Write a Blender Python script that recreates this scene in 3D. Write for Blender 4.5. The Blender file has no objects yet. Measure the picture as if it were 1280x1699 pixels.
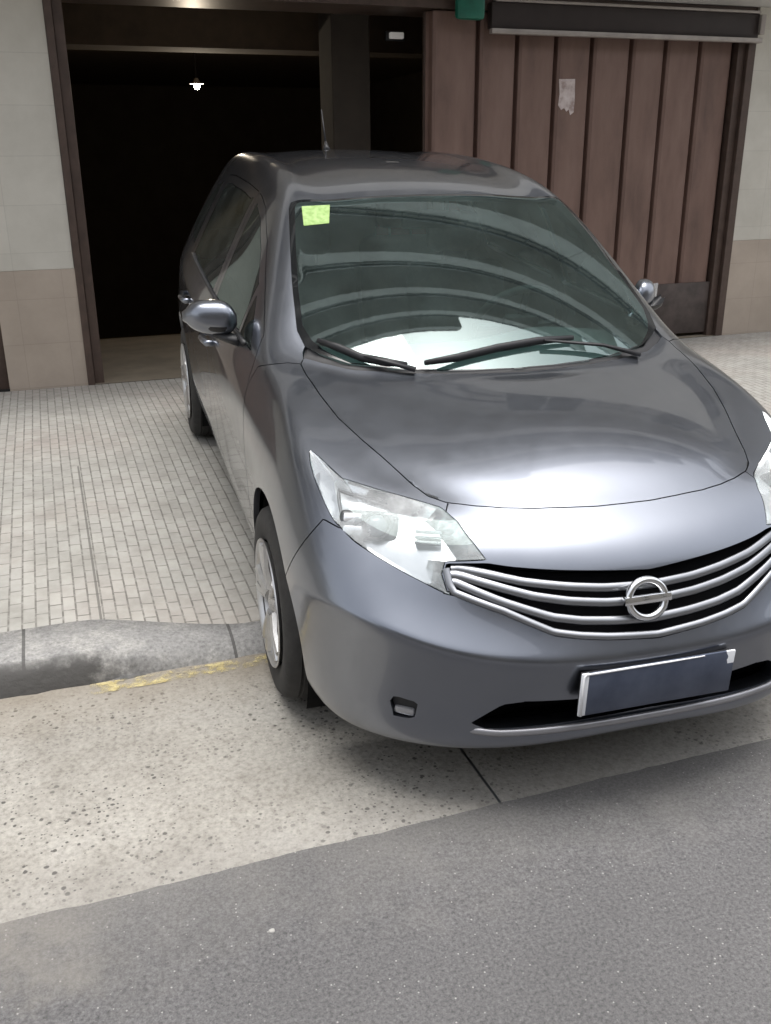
import bpy, bmesh, math, random
import numpy as np
from mathutils import Vector, Matrix
R = math.radians
random.seed(7)
SC = bpy.context.scene
COL = SC.collection
# ---------------------------------------------------------------- camera, sky, sun, exposure
# world: X along the facade, Y into the building, Z up; gutter and road at z = 0
F_PX, CAM_H, PITCH, ROLL, YAW = 1569.9, 1.6523, .36254, .006906, .33550
def cam_matrix():
    d = Vector((math.sin(YAW)*math.cos(PITCH), math.cos(YAW)*math.cos(PITCH), -math.sin(PITCH)))
    r = Vector((math.cos(YAW), -math.sin(YAW), 0)); dn = d.cross(r)
    c, s = math.cos(ROLL), math.sin(ROLL)
    r2 = r*c + dn*s; dn2 = dn*c - r*s
    M = Matrix((r2, -dn2, -d)).transposed().to_4x4()
    M.translation = (0, 0, CAM_H)
    return M
cam = bpy.data.cameras.new('camera'); camo = bpy.data.objects.new('camera', cam); COL.objects.link(camo)
camo.matrix_world = cam_matrix()
cam.sensor_fit = 'VERTICAL'; cam.sensor_height = 24; cam.lens = F_PX/1699*24
cam.clip_start = .05; cam.clip_end = 3000
SC.camera = camo
SC.view_settings.view_transform = 'Standard'; SC.view_settings.look = 'None'
SC.view_settings.exposure = 1.1; SC.view_settings.gamma = 1
SUN_EL, SUN_AZ = 79, 105      # elevation, and direction the light comes from measured from +Y clockwise
w = bpy.data.worlds.new('World'); SC.world = w; w.use_nodes = True
nt = w.node_tree; nt.nodes.clear()
sky = nt.nodes.new('ShaderNodeTexSky'); sky.sky_type = 'NISHITA'; sky.sun_disc = False
sky.sun_elevation = R(SUN_EL); sky.sun_rotation = R(SUN_AZ); sky.air_density = 1.0; sky.dust_density = 4.0; sky.ozone_density = 1
hs = nt.nodes.new('ShaderNodeHueSaturation'); hs.inputs['Saturation'].default_value = .22
bg = nt.nodes.new('ShaderNodeBackground'); bg.inputs['Strength'].default_value = .15
wo = nt.nodes.new('ShaderNodeOutputWorld')
nt.links.new(sky.outputs[0], hs.inputs['Color']); nt.links.new(hs.outputs[0], bg.inputs[0]); nt.links.new(bg.outputs[0], wo.inputs[0])
sl = bpy.data.lights.new('sun', 'SUN'); sl.energy = 1.5; sl.angle = R(38); sl.color = (1, .97, .93)
so = bpy.data.objects.new('sun', sl); COL.objects.link(so)
so.rotation_euler = (R(90-SUN_EL), 0, R(-SUN_AZ)); so.location = (0, -5, 20)
# ---------------------------------------------------------------- materials
def new_mat(name):
    m = bpy.data.materials.new(name); m.use_nodes = True
    nt = m.node_tree; b = nt.nodes['Principled BSDF']
    return m, nt, b
def nd(nt, typ, **kw):
    n = nt.nodes.new(typ)
    for k, v in kw.items():
        if k in n.inputs: n.inputs[k].default_value = v
        else: setattr(n, k, v)
    return n
def coords(nt, scale=(1, 1, 1), rot=(0, 0, 0)):
    tc = nt.nodes.new('ShaderNodeTexCoord'); mp = nt.nodes.new('ShaderNodeMapping')
    mp.inputs['Scale'].default_value = scale; mp.inputs['Rotation'].default_value = rot
    nt.links.new(tc.outputs['Object'], mp.inputs['Vector'])
    return mp.outputs[0]
def noise(nt, vec, scale, detail=6, rough=.6):
    n = nd(nt, 'ShaderNodeTexNoise'); n.inputs['Scale'].default_value = scale; n.inputs['Detail'].default_value = detail; n.inputs['Roughness'].default_value = rough
    nt.links.new(vec, n.inputs['Vector']); return n.outputs['Fac']
def ramp(nt, fac, stops):
    r = nt.nodes.new('ShaderNodeValToRGB'); el = r.color_ramp.elements
    while len(el) < len(stops): el.new(.5)
    for e, (p, c) in zip(el, stops):
        e.position = p; e.color = (*c, 1) if len(c) == 3 else c
    nt.links.new(fac, r.inputs['Fac']); return r.outputs['Color']
def mix(nt, fac, a, b, mode='MIX'):
    m = nt.nodes.new('ShaderNodeMix'); m.data_type = 'RGBA'; m.blend_type = mode
    for sock, v in ((m.inputs[0], fac), (m.inputs[6], a), (m.inputs[7], b)):
        if isinstance(v, (int, float)): sock.default_value = v
        elif isinstance(v, tuple): sock.default_value = (*v, 1)
        else: nt.links.new(v, sock)
    return m.outputs[2]
def bump(nt, b, h, strength=.3, dist=.01):
    n = nt.nodes.new('ShaderNodeBump'); n.inputs['Strength'].default_value = strength; n.inputs['Distance'].default_value = dist
    nt.links.new(h, n.inputs['Height']); nt.links.new(n.outputs[0], b.inputs['Normal'])
def plain(name, col, rough=.6, metal=0., var=.15, scale=8, **kw):
    """a colour with gentle procedural wear"""
    m, nt, b = new_mat(name); v = coords(nt)
    f = noise(nt, v, scale)
    lo = tuple(c*(1-var) for c in col); hi = tuple(min(1, c*(1+var)) for c in col)
    nt.links.new(ramp(nt, f, [(.3, lo), (.7, hi)]), b.inputs['Base Color'])
    b.inputs['Roughness'].default_value = rough; b.inputs['Metallic'].default_value = metal
    for k, x in kw.items(): b.inputs[k].default_value = x
    return m
def mth(nt, op, a, b_=0.):
    n = nt.nodes.new('ShaderNodeMath'); n.operation = op
    for i, q in enumerate((a, b_)):
        if isinstance(q, (int, float)): n.inputs[i].default_value = q
        else: nt.links.new(q, n.inputs[i])
    return n.outputs[0]
def axis(nt, v, k):
    s = nt.nodes.new('ShaderNodeSeparateXYZ'); nt.links.new(v, s.inputs[0]); return s.outputs[k]
def paint_mat():
    m, nt, b = new_mat('grey_metallic_paint'); v = coords(nt)
    g = noise(nt, v, 3, 5)
    c = ramp(nt, g, [(.3, (.190, .206, .240)), (.7, (.212, .228, .263))])
    nt.links.new(c, b.inputs['Base Color'])
    b.inputs['Metallic'].default_value = 1.
    r = ramp(nt, noise(nt, v, 14, 8), [(.3, (.28,)*3), (.75, (.325,)*3)])
    nt.links.new(r, b.inputs['Roughness'])
    b.inputs['Coat Weight'].default_value = 1; b.inputs['Coat Roughness'].default_value = .035
    return m
def glass_mat(name, tint, rough=.02, dirt_haze=.08, ior=2.0, wav=0., dcol=(.42, .46, .44)):
    m, nt, b = new_mat(name)
    nt.nodes.remove(b); out = nt.nodes['Material Output']
    tr = nd(nt, 'ShaderNodeBsdfTransparent'); tr.inputs[0].default_value = (*tint, 1)
    gl = nd(nt, 'ShaderNodeBsdfGlossy'); gl.inputs['Roughness'].default_value = rough; gl.inputs[0].default_value = (.84, 1, .98, 1)
    bp = nd(nt, 'ShaderNodeBump'); bp.inputs['Strength'].default_value = wav; bp.inputs['Distance'].default_value = .01; nt.links.new(noise(nt, coords(nt, (1, 1.6, 1)), 16, 3, .55), bp.inputs['Height']); nt.links.new(bp.outputs[0], gl.inputs['Normal'])
    df = nd(nt, 'ShaderNodeBsdfDiffuse'); df.inputs[0].default_value = (*dcol, 1)
    fr = nd(nt, 'ShaderNodeFresnel'); fr.inputs['IOR'].default_value = ior
    m1 = nt.nodes.new('ShaderNodeMixShader'); m2 = nt.nodes.new('ShaderNodeMixShader')
    nt.links.new(fr.outputs[0], m1.inputs[0]); nt.links.new(tr.outputs[0], m1.inputs[1]); nt.links.new(gl.outputs[0], m1.inputs[2])
    d = ramp(nt, noise(nt, coords(nt), 5, 8, .7), [(.35, (dirt_haze*.4,)*3), (.7, (dirt_haze*1.5,)*3)])
    nt.links.new(d, m2.inputs[0]); nt.links.new(m1.outputs[0], m2.inputs[1]); nt.links.new(df.outputs[0], m2.inputs[2])
    nt.links.new(m2.outputs[0], out.inputs['Surface'])
    return m
PAINT = paint_mat()
GLASS = glass_mat('windscreen_glass', (.60, .80, .76), dirt_haze=.035, ior=2.2, wav=.0035, dcol=(.30, .42, .41))
SGLASS = glass_mat('side_window_glass', (.16, .20, .20), dirt_haze=.03)
LENS = glass_mat('headlight_lens', (.93, .95, .95), dirt_haze=.27, ior=1.5, dcol=(.85, .87, .88))  # white haze mixed into the lens stands in for its bright sky glare
BLACK = plain('black_plastic', (.018, .018, .02), .5)
RUBBER = plain('tyre_rubber', (.028, .027, .026), .85, scale=30, var=.3)
CHROME = plain('chrome', (.78, .79, .80), .14, 1., .05)
SATIN = plain('satin_chrome', (.30, .31, .33), .38, 1., .08)
REFL = plain('reflector', (.82, .83, .85), .2, .6, .05, 20)
ALLOY = plain('alloy_rim', (.55, .55, .55), .35, .9, .12, 20)
DARK = plain('dark_cavity', (.006, .006, .007), .95, **{'Specular IOR Level': .05})
LINER = plain('wheel_liner', (.010, .010, .010), .95, **{'Specular IOR Level': .1})
TRIM = plain('interior_trim', (.19, .20, .205), .75)
SEATM = plain('seat_fabric', (.085, .09, .095), .95, scale=60)
def car_matrix():
    x, y, z, yaw, pit, rl = 1.39116, 2.65699, .01345, -.04953, .05796, -.00501
    fwd = Vector((math.sin(yaw), -math.cos(yaw), 0)); lf = Vector((math.cos(yaw), math.sin(yaw), 0))
    B = Matrix((fwd, lf, Vector((0, 0, 1)))).transposed()
    Pm = Matrix(((math.cos(pit), 0, math.sin(pit)), (0, 1, 0), (-math.sin(pit), 0, math.cos(pit))))
    Rm = Matrix(((1, 0, 0), (0, math.cos(rl), -math.sin(rl)), (0, math.sin(rl), math.cos(rl))))
    M = (B @ Pm @ Rm).to_4x4(); M.translation = Vector((x, y, z)) + fwd*.015 - lf*.0156
    return M
CARM = car_matrix()
# ---------------------------------------------------------------- car body surface
# car space: x forward from the front axle, y to the car's left, z up from the tyre contact
FRONT = [  # columns over the nose, from the centre to the corner; rows from the lip to the bonnet
 [(.765,0,.250),(.850,0,.280),(.846,0,.365),(.876,0,.515),(.822,0,.61),(.775,0,.705),(.708,0,.772),(.605,0,.828)],
 [(.755,.28,.24),(.834,.29,.268),(.830,.29,.365),(.857,.29,.52),(.797,.28,.612),(.748,.28,.705),(.682,.28,.773),(.58,.27,.829)],
 [(.68,.50,.222),(.757,.52,.252),(.757,.522,.375),(.782,.535,.55),(.715,.525,.632),(.658,.505,.72),(.58,.49,.788),(.49,.45,.83)],
 [(.55,.655,.205),(.625,.69,.24),(.632,.692,.39),(.648,.71,.59),(.585,.695,.665),(.51,.668,.745),(.422,.637,.815),(.34,.57,.855)],
]
SIDE = [
 [(.42,.735,.19),(.46,.782,.25),(.467,.797,.38),(.468,.808,.58),(.425,.795,.675),(.35,.768,.77),(.267,.722,.852),(.17,.635,.895)],
 [(.22,.765,.19),(.24,.813,.27),(.245,.83,.39),(.247,.84,.55),(.232,.834,.665),(.19,.812,.785),(.12,.77,.885),(.0,.675,.938)],
 [(0,.77,.19),(0,.82,.28),(0,.840,.40),(0,.845,.52),(0,.842,.65),(-.02,.824,.79),(-.07,.782,.91),(-.17,.695,.975)],
 [(-.28,.77,.19),(-.28,.81,.28),(-.28,.828,.40),(-.28,.833,.54),(-.28,.836,.68),(-.29,.826,.82),(-.33,.788,.935),(-.37,.712,1.013)],
 [(-.58,.77,.19),(-.58,.80,.28),(-.58,.815,.40),(-.58,.825,.54),(-.58,.833,.69),(-.58,.831,.84),(-.58,.797,.955),(-.61,.682,1.155)],
 [(-.92,.77,.19),(-.92,.80,.28),(-.92,.812,.40),(-.92,.823,.54),(-.92,.835,.70),(-.92,.835,.85),(-.92,.802,.968),(-.88,.635,1.305)],
 [(-1.25,.77,.19),(-1.25,.80,.28),(-1.25,.812,.40),(-1.25,.823,.54),(-1.25,.836,.70),(-1.25,.838,.86),(-1.25,.804,.98),(-1.19,.588,1.415)],
 [(-1.65,.77,.19),(-1.65,.80,.28),(-1.65,.812,.40),(-1.65,.823,.54),(-1.65,.836,.70),(-1.65,.84,.87),(-1.65,.804,.995),(-1.65,.568,1.455)],
 [(-2.1,.77,.19),(-2.1,.803,.28),(-2.1,.825,.40),(-2.1,.835,.54),(-2.1,.842,.70),(-2.1,.84,.88),(-2.1,.80,1.01),(-2.1,.56,1.462)],
 [(-2.6,.77,.19),(-2.6,.81,.28),(-2.6,.835,.40),(-2.6,.845,.54),(-2.6,.846,.70),(-2.6,.83,.89),(-2.6,.785,1.03),(-2.58,.55,1.44)],
 [(-2.95,.74,.20),(-2.96,.78,.29),(-2.97,.80,.40),(-2.97,.81,.54),(-2.97,.81,.70),(-2.95,.79,.89),(-2.92,.74,1.04),(-2.86,.53,1.41)],
]
REAR = [
 [(-3.08,.62,.21),(-3.15,.68,.30),(-3.18,.70,.42),(-3.18,.70,.55),(-3.15,.69,.70),(-3.12,.68,.89),(-3.07,.64,1.05),(-2.98,.46,1.385)],
 [(-3.14,.42,.22),(-3.20,.46,.30),(-3.235,.47,.42),(-3.235,.47,.55),(-3.20,.46,.70),(-3.17,.45,.89),(-3.11,.43,1.06),(-3.005,.36,1.405)],
 [(-3.155,.22,.22),(-3.22,.24,.30),(-3.25,.24,.42),(-3.25,.24,.55),(-3.215,.24,.70),(-3.185,.24,.89),(-3.125,.22,1.065),(-3.02,.19,1.415)],
 [(-3.16,0,.22),(-3.225,0,.30),(-3.255,0,.42),(-3.255,0,.55),(-3.22,0,.70),(-3.19,0,.89),(-3.13,0,1.07),(-3.025,0,1.42)],
]
TOP = [  # from the bonnet lip back: centre, inner, outer (the rail itself is the last row of the side)
 [(.42,0,.913),(.40,.22,.913),(.30,.44,.897)],
 [(.22,0,.957),(.20,.24,.956),(.11,.47,.930)],
 [(.04,0,.983),(.02,.25,.982),(-.06,.49,.970)],
 [(-.12,0,1.015),(-.14,.27,1.015),(-.22,.52,1.012)],
 [(-.42,0,1.185),(-.44,.26,1.182),(-.50,.50,1.172)],
 [(-.75,0,1.355),(-.765,.25,1.352),(-.81,.475,1.338)],
 [(-1.05,0,1.472),(-1.06,.235,1.467),(-1.10,.44,1.452)],
 [(-1.55,0,1.525),(-1.56,.23,1.52),(-1.58,.43,1.502)],
 [(-2.05,0,1.53),(-2.05,.225,1.525),(-2.06,.425,1.508)],
 [(-2.52,0,1.515),(-2.52,.22,1.51),(-2.53,.42,1.494)],
 [(-2.86,0,1.475),(-2.85,.205,1.47),(-2.84,.40,1.455)],
]
def cage():
    band = FRONT + SIDE + REAR
    ns = len(SIDE)
    V, F, idx = [], [], {}
    def vid(p):
        k = tuple(round(c, 5) for c in p)
        if k not in idx:
            idx[k] = len(V); V.append(k)
        return idx[k]
    def both(ids_pts):
        F.append([vid(p) for p in reversed(ids_pts)])
        F.append([vid((p[0], -p[1], p[2])) for p in ids_pts])
    for c in range(len(band)-1):
        for r in range(7):
            both([band[c][r], band[c+1][r], band[c+1][r+1], band[c][r+1]][::-1])
    rows = [[FRONT[j][7] for j in range(4)]]
    for k in range(ns):
        rows.append(list(TOP[k]) + [SIDE[k][7]])
    rows.append([REAR[3-j][7] for j in range(4)])
    for k in range(len(rows)-1):
        for j in range(3):
            both([rows[k][j], rows[k][j+1], rows[k+1][j+1], rows[k+1][j]][::-1])
    global CREASE
    CREASE = set()
    for c in range(5):
        for s in (1, -1):
            a, b = [vid((p[0], s*p[1] if p[1] else 0, p[2])) for p in (band[c][3], band[c+1][3])]
            CREASE.add((min(a, b), max(a, b)))
    return np.array(V), F
def subdivided(V, F, lev):
    me = bpy.data.meshes.new('tmp'); me.from_pydata([tuple(v) for v in V], [], F)
    at = me.attributes.new('crease_edge', 'FLOAT', 'EDGE')
    for e in me.edges:
        if tuple(sorted(e.vertices)) in CREASE: at.data[e.index].value = .5
    ob = bpy.data.objects.new('tmp', me); COL.objects.link(ob)
    md = ob.modifiers.new('s', 'SUBSURF'); md.levels = lev; md.boundary_smooth = 'ALL'
    dg = bpy.context.evaluated_depsgraph_get(); dg.update()
    e = ob.evaluated_get(dg); m2 = e.to_mesh()
    co = np.empty(len(m2.vertices)*3); m2.vertices.foreach_get('co', co)
    fs = [list(p.vertices) for p in m2.polygons]
    e.to_mesh_clear(); bpy.data.objects.remove(ob); bpy.data.meshes.remove(me)
    return co.reshape(-1, 3), fs
def body_half(lev=4):
    V, F = cage(); C = V.copy()
    for it in range(3):                       # pull the control cage out until the surface passes near the table's points
        L, _ = subdivided(C, F, 1)
        C = C + .8*(V - L[:len(V)])
    co, fs = subdivided(C, F, lev)
    bm = bmesh.new(); mp = {}
    for f in fs:
        if min(co[i][1] for i in f) > -1e-4:
            vs = []
            for i in f:
                if i not in mp:
                    p = co[i].copy()
                    if abs(p[1]) < 1e-4: p[1] = 0
                    mp[i] = bm.verts.new(p)
                vs.append(mp[i])
            bm.faces.new(vs)
    bm.faces.layers.int.new('reg'); bm.normal_update()
    return bm
def poly_sdf(poly):
    P = np.array(poly, float); Q = np.roll(P, -1, 0)
    def f(X):
        X = np.atleast_2d(X); d = np.full(len(X), 1e9); ins = np.zeros(len(X), bool)
        for a, b in zip(P, Q):
            e = b-a; w = X-a
            t = np.clip((w@e)/(e@e+1e-12), 0, 1)
            d = np.minimum(d, np.hypot(*(w - t[:, None]*e).T))
            c = ((a[1] > X[:, 1]) != (b[1] > X[:, 1]))
            with np.errstate(divide='ignore', invalid='ignore'):
                xi = (b[0]-a[0])*(X[:, 1]-a[1])/(b[1]-a[1]) + a[0]
            ins ^= c & (X[:, 0] < xi)
        return np.where(ins, -d, d)
    return f
SIDEV = lambda P: P[:, [0, 2]]
TOPV = lambda P: P[:, [0, 1]]
FRONTV = lambda P: P[:, [1, 2]]
NOSEV = lambda P: np.stack([np.arctan2(P[:, 1], P[:, 0]+.25), P[:, 2]], 1)   # wraps round the nose corner
def cut(bm, chart, sdf, mask, tag, allowed):
    """knife the surface along sdf = 0 in the given projection and give the inside faces a region number"""
    lay = bm.faces.layers.int['reg']
    bm.verts.index_update()
    bm.verts.ensure_lookup_table()
    P = np.array([v.co[:] for v in bm.verts])
    S = sdf(chart(P)); ok = mask(P)
    zero = set(); todo = []
    for e in bm.edges:
        a, b = e.verts; ia, ib = a.index, b.index
        if not (ok[ia] and ok[ib]) or not any(f[lay] in allowed for f in e.link_faces): continue
        if (S[ia] < 0) != (S[ib] < 0): todo.append((e, a, b, S[ia], S[ib]))
    if todo:
        A = np.array([t[1].co[:] for t in todo]); B = np.array([t[2].co[:] for t in todo])
        sa = np.array([t[3] for t in todo]) < 0
        lo = np.zeros(len(todo)); hi = np.ones(len(todo))
        for _ in range(14):
            m = (lo+hi)/2; s = sdf(chart(A+(B-A)*m[:, None])) < 0
            lo = np.where(s == sa, m, lo); hi = np.where(s == sa, hi, m)
        T = (lo+hi)/2
        snap = {}
        for (e, a, b, _, _), t in zip(todo, T):
            if t < .14: snap.setdefault(a, []).append((a.co+(b.co-a.co)*float(t)))
            elif t > .86: snap.setdefault(b, []).append((a.co+(b.co-a.co)*float(t)))
        for v, l in snap.items():
            y0 = v.co.y == 0
            v.co = sum(l, Vector())/len(l); zero.add(v)
            if y0: v.co.y = 0
        for (e, a, b, _, _), t in zip(todo, T):
            if a in zero or b in zero: continue
            _, nv = bmesh.utils.edge_split(e, a, float(t)); zero.add(nv)
    faces = set()
    for v in zero: faces.update(v.link_faces)
    for f in list(faces):
        zs = [v for v in f.verts if v in zero]
        if len(zs) >= 2:
            n = len(f.verts); vl = list(f.verts); ii = [i for i, v in enumerate(vl) if v in zero]
            if any((j-i) % n not in (1, n-1) for i in ii for j in ii if i != j):
                try: bmesh.ops.connect_verts(bm, verts=zs, faces_exclude=[])
                except Exception: pass
    bm.faces.ensure_lookup_table()
    fc = list(bm.faces)
    Cn = np.array([f.calc_center_median()[:] for f in fc]); S = sdf(chart(Cn)); ok = mask(Cn)
    for f, s, o in zip(fc, S, ok):
        if s < 0 and o and f[lay] in allowed: f[lay] = tag
# ---------------------------------------------------------------- helpers
def tag(o, label=None, cat=None, group=None, kind=None):
    for k, v in (('label', label), ('category', cat), ('group', group), ('kind', kind)):
        if v: o[k] = v
    return o
def empty(name, loc=(0, 0, 0), rz=0):
    o = bpy.data.objects.new(name, None); COL.objects.link(o); o.location = loc; o.rotation_euler = (0, 0, rz); return o
def obj(name, bm, mat, parent=None, smooth=False, angle=None, recalc=True):
    if recalc: bmesh.ops.recalc_face_normals(bm, faces=bm.faces)
    if angle is not None:
        for f in bm.faces: f.smooth = True
        for e in bm.edges:
            if len(e.link_faces) != 2 or e.calc_face_angle(9) > R(angle): e.smooth = False
    elif smooth:
        for f in bm.faces: f.smooth = True
    me = bpy.data.meshes.new(name); bm.to_mesh(me); bm.free()
    for m in (mat if isinstance(mat, (list, tuple)) else [mat]): me.materials.append(m)
    o = bpy.data.objects.new(name, me); COL.objects.link(o)
    if parent: o.parent = parent
    return o
def box(bm, lo, hi, bev=0., M=None, seg=2):
    vs = [bm.verts.new((x, y, z)) for x in (lo[0], hi[0]) for y in (lo[1], hi[1]) for z in (lo[2], hi[2])]
    fs = [bm.faces.new([vs[i] for i in q]) for q in ((0, 1, 3, 2), (4, 6, 7, 5), (0, 4, 5, 1), (2, 3, 7, 6), (0, 2, 6, 4), (1, 5, 7, 3))]
    if bev:
        es = list({e for f in fs for e in f.edges})
        r = bmesh.ops.bevel(bm, geom=es, offset=bev, segments=seg, affect='EDGES', profile=.5)
        vs = list({v for f in r['faces'] for v in f.verts} | {v for v in vs if v.is_valid})
    if M is not None: bmesh.ops.transform(bm, matrix=M, verts=vs)
    return vs
def tube(bm, pts, rad, n=8, closed=False, flat=1.):
    pts = [Vector(p) for p in pts]; N = len(pts); rings = []
    rs = rad if isinstance(rad, (list, tuple)) else [rad]*N
    for i, p in enumerate(pts):
        a = pts[(i-1) % N] if closed or i else p; b = pts[(i+1) % N] if closed or i < N-1 else p
        t = (b-a).normalized(); up = Vector((0, 0, 1)) if abs(t.z) < .9 else Vector((1, 0, 0))
        u = t.cross(up).normalized(); v = u.cross(t)
        rings.append([bm.verts.new(p+(u*math.cos(2*math.pi*k/n)+v*math.sin(2*math.pi*k/n)*flat)*rs[i]) for k in range(n)])
    for i in range(N if closed else N-1):
        A, B = rings[i], rings[(i+1) % N]
        for k in range(n): bm.faces.new((A[k], A[(k+1) % n], B[(k+1) % n], B[k]))
    if not closed:
        bm.faces.new(rings[0][::-1]); bm.faces.new(rings[-1])
def lathe(bm, prof, n=48, axis='Y'):
    """profile of (radius, along) revolved about the local y axis"""
    rings = []
    for r, t in prof:
        rings.append([bm.verts.new((r*math.cos(2*math.pi*k/n), t, r*math.sin(2*math.pi*k/n))) for k in range(n)])
    for A, B in zip(rings, rings[1:]):
        for k in range(n): bm.faces.new((A[k], A[(k+1) % n], B[(k+1) % n], B[k]))
def grid_loft(bm, rows, close_u=False):
    V = [[bm.verts.new(p) for p in r] for r in rows]
    for a, b in zip(V, V[1:]):
        n = len(a)
        for k in range(n if close_u else n-1): bm.faces.new((a[k], a[(k+1) % n], b[(k+1) % n], b[k]))
    return V
# ---------------------------------------------------------------- the car
CAR = empty('parked_car'); CAR.matrix_world = CARM
tag(CAR, 'grey metallic hatchback parked nose out across the pavement with its nose over the kerb', 'car')
HB = body_half(4)
from mathutils.bvhtree import BVHTree
REF = BVHTree.FromBMesh(HB); HB.faces.ensure_lookup_table()
REFN = [[(v.co.copy(), v.normal.copy()) for v in f.verts] for f in HB.faces]
def true_normal(p):
    """normal of the uncut body at p, mirrored for the other side"""
    s = -1 if p.y < 0 else 1; q = Vector((p.x, p.y*s, p.z)); i = REF.find_nearest(q)[2]; n = Vector()
    for c, m_ in REFN[i]: n += m_/((c-q).length+1e-5)**1.5
    n.y *= s
    if abs(q.y) < 1e-5: n.y = 0
    return n.normalized()
anywhere = lambda P: np.ones(len(P), bool)
sidemask = lambda P: P[:, 1] > .45
WHEEL_X, WHEEL_Z, ARCH = (0.022, -2.6), .31, .372
T_ARCH, T_WS, T_COWL, T_HOOD, T_HEAD, T_GRILLE, T_INTAKE, T_FOG, T_BUMP, T_FEND, T_FDOOR, T_RDOOR, T_FWIN, T_RWIN, T_QWIN, T_RGLASS, T_TAIL, T_FWIN2, T_WSIN = range(1, 20)
for wx in WHEEL_X:
    cut(HB, SIDEV, lambda X, wx=wx: np.hypot(X[:, 0]-wx, X[:, 1]-WHEEL_Z)-ARCH, lambda P: P[:, 1] > .5, T_ARCH, {0})
WS_B = [(-.085, 0), (-.093, .13), (-.113, .25), (-.148, .37), (-.218, .52), (-.285, .60), (-.33, .637)]
HOOD_R = [(-.045, 0), (-.055, .13), (-.075, .25), (-.11, .37), (-.18, .52), (-.25, .60), (-.30, .648)]
WS_S = [(-.40, .648), (-.57, .626), (-.775, .590), (-.955, .556), (-.988, .542)]
WS_T = [(-.982, .48), (-.958, .31), (-.942, .15), (-.938, 0)]
top = lambda P: P[:, 2] > .72
ctr = lambda l: [(l[0][0], -.2)] + list(l)
cut(HB, TOPV, poly_sdf(ctr(WS_B) + WS_S + WS_T + [(-.938, -.2)]), top, T_WS, {0})
HOOD_F = [(.622, 0), (.621, .08), (.612, .16), (.598, .25), (.577, .32), (.548, .385), (.508, .452)]
HOOD_S = [(.47, .487), (.414, .512), (.293, .552), (.188, .59), (.066, .627), (-.07, .65), (-.20, .662), (-.275, .664)]
WS_IN = ctr([(p[0]-.004, p[1]) for p in WS_B[:-2]]+[(-.295, .585), (-.345, .612)]) + [(-.41, .628), (-.57, .607), (-.775, .571), (-.945, .537), (-.968, .522)] + [(-.963, .47), (-.940, .31), (-.925, .15), (-.921, 0), (-.921, -.2)]
cut(HB, TOPV, poly_sdf(WS_IN), top, T_WSIN, {T_WS})
cut(HB, TOPV, poly_sdf(ctr(HOOD_F) + HOOD_S + HOOD_R[::-1] + [(-.045, -.2)]), top, T_HOOD, {0})
cut(HB, TOPV, poly_sdf(ctr(HOOD_R) + [(-.335, .646)] + WS_B[::-1] + [(-.085, -.2)]), top, T_COWL, {0})
nose = lambda P: P[:, 0] > -.1
HEAD = [(1.043, .879), (.981, .867), (.872, .842), (.761, .833), (.645, .825), (.545, .817), (.490, .799), (.444, .768), (.410, .739), (.459, .7345), (.508, .7305), (.512, .704), (.491, .664), (.560, .687), (.657, .715), (.747, .738), (.828, .767), (.915, .815)]
cut(HB, NOSEV, poly_sdf(HEAD), nose, T_HEAD, {0})
GR_T = [(-.2, .703), (0, .703), (.12, .711), (.235, .718), (.35, .726), (.406, .7315), (.46, .7285), (.503, .725)]
GR_B = [(.505, .704), (.484, .666), (.363, .628), (.248, .580), (.19, .570), (.12, .562), (0, .553), (-.2, .553)]
cut(HB, NOSEV, poly_sdf(GR_T + GR_B), nose, T_GRILLE, {0})
cut(HB, NOSEV, poly_sdf([(-.2, .40), (0, .40), (.19, .398), (.30, .402), (.352, .393), (.418, .335), (.39, .322), (.19, .333), (0, .340), (-.2, .340)]), nose, T_INTAKE, {0})
cut(HB, NOSEV, poly_sdf([(.542, .375), (.596, .381), (.606, .362), (.596, .322), (.550, .325)]), nose, T_FOG, {0})
cut(HB, NOSEV, poly_sdf([(-.2, 0), (-.2, .95), (.53, .95), (.53, .81), (.80, .755), (.86, .762), (1.0, .54), (1.02, 0)]), nose, T_BUMP, {0})
cut(HB, SIDEV, poly_sdf([(.75, .5), (.75, .96), (.1, .99), (-.20, 1.0), (-.30, .998), (-.40, .965), (-.425, .90), (-.435, .285), (.5, .1)]), lambda P: P[:, 1] > .4, T_FEND, {0})
DZ = .285
FD = [(-.445, DZ), (-.435, .90), (-.45, .965), (-.50, 1.045), (-.69, 1.160), (-.92, 1.290), (-1.15, 1.375), (-1.30, 1.402), (-1.395, 1.413), (-1.40, DZ)]
RD = [(-1.41, DZ), (-1.405, 1.414), (-1.70, 1.424), (-2.10, 1.424), (-2.32, 1.41), (-2.34, 1.05), (-2.30, .80), (-2.20, .62), (-2.14, .50), (-2.12, DZ)]
FW = [(-.77, 1.0), (-.77, 1.158), (-.93, 1.255), (-1.15, 1.338), (-1.34, 1.374), (-1.345, 1.015)]
FQ = [(-.535, .985), (-.735, 1.133), (-.74, .995)]
RW = [(-1.46, 1.018), (-1.455, 1.378), (-1.70, 1.388), (-2.08, 1.388), (-2.25, 1.375), (-2.26, 1.06), (-2.0, 1.035)]
QW = [(-2.40, 1.075), (-2.39, 1.365), (-2.55, 1.345), (-2.78, 1.14)]
for poly, t, al in ((FD, T_FDOOR, {0}), (RD, T_RDOOR, {0}), (FW, T_FWIN, {T_FDOOR}), (FQ, T_FWIN2, {T_FDOOR}), (RW, T_RWIN, {T_RDOOR}), (QW, T_QWIN, {0})):
    cut(HB, SIDEV, poly_sdf(poly), sidemask, t, al)
cut(HB, FRONTV, poly_sdf([(-.2, 1.12), (.42, 1.13), (.47, 1.16), (.36, 1.375), (-.2, 1.39)]), lambda P: P[:, 0] < -2.9, T_RGLASS, {0})
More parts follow.
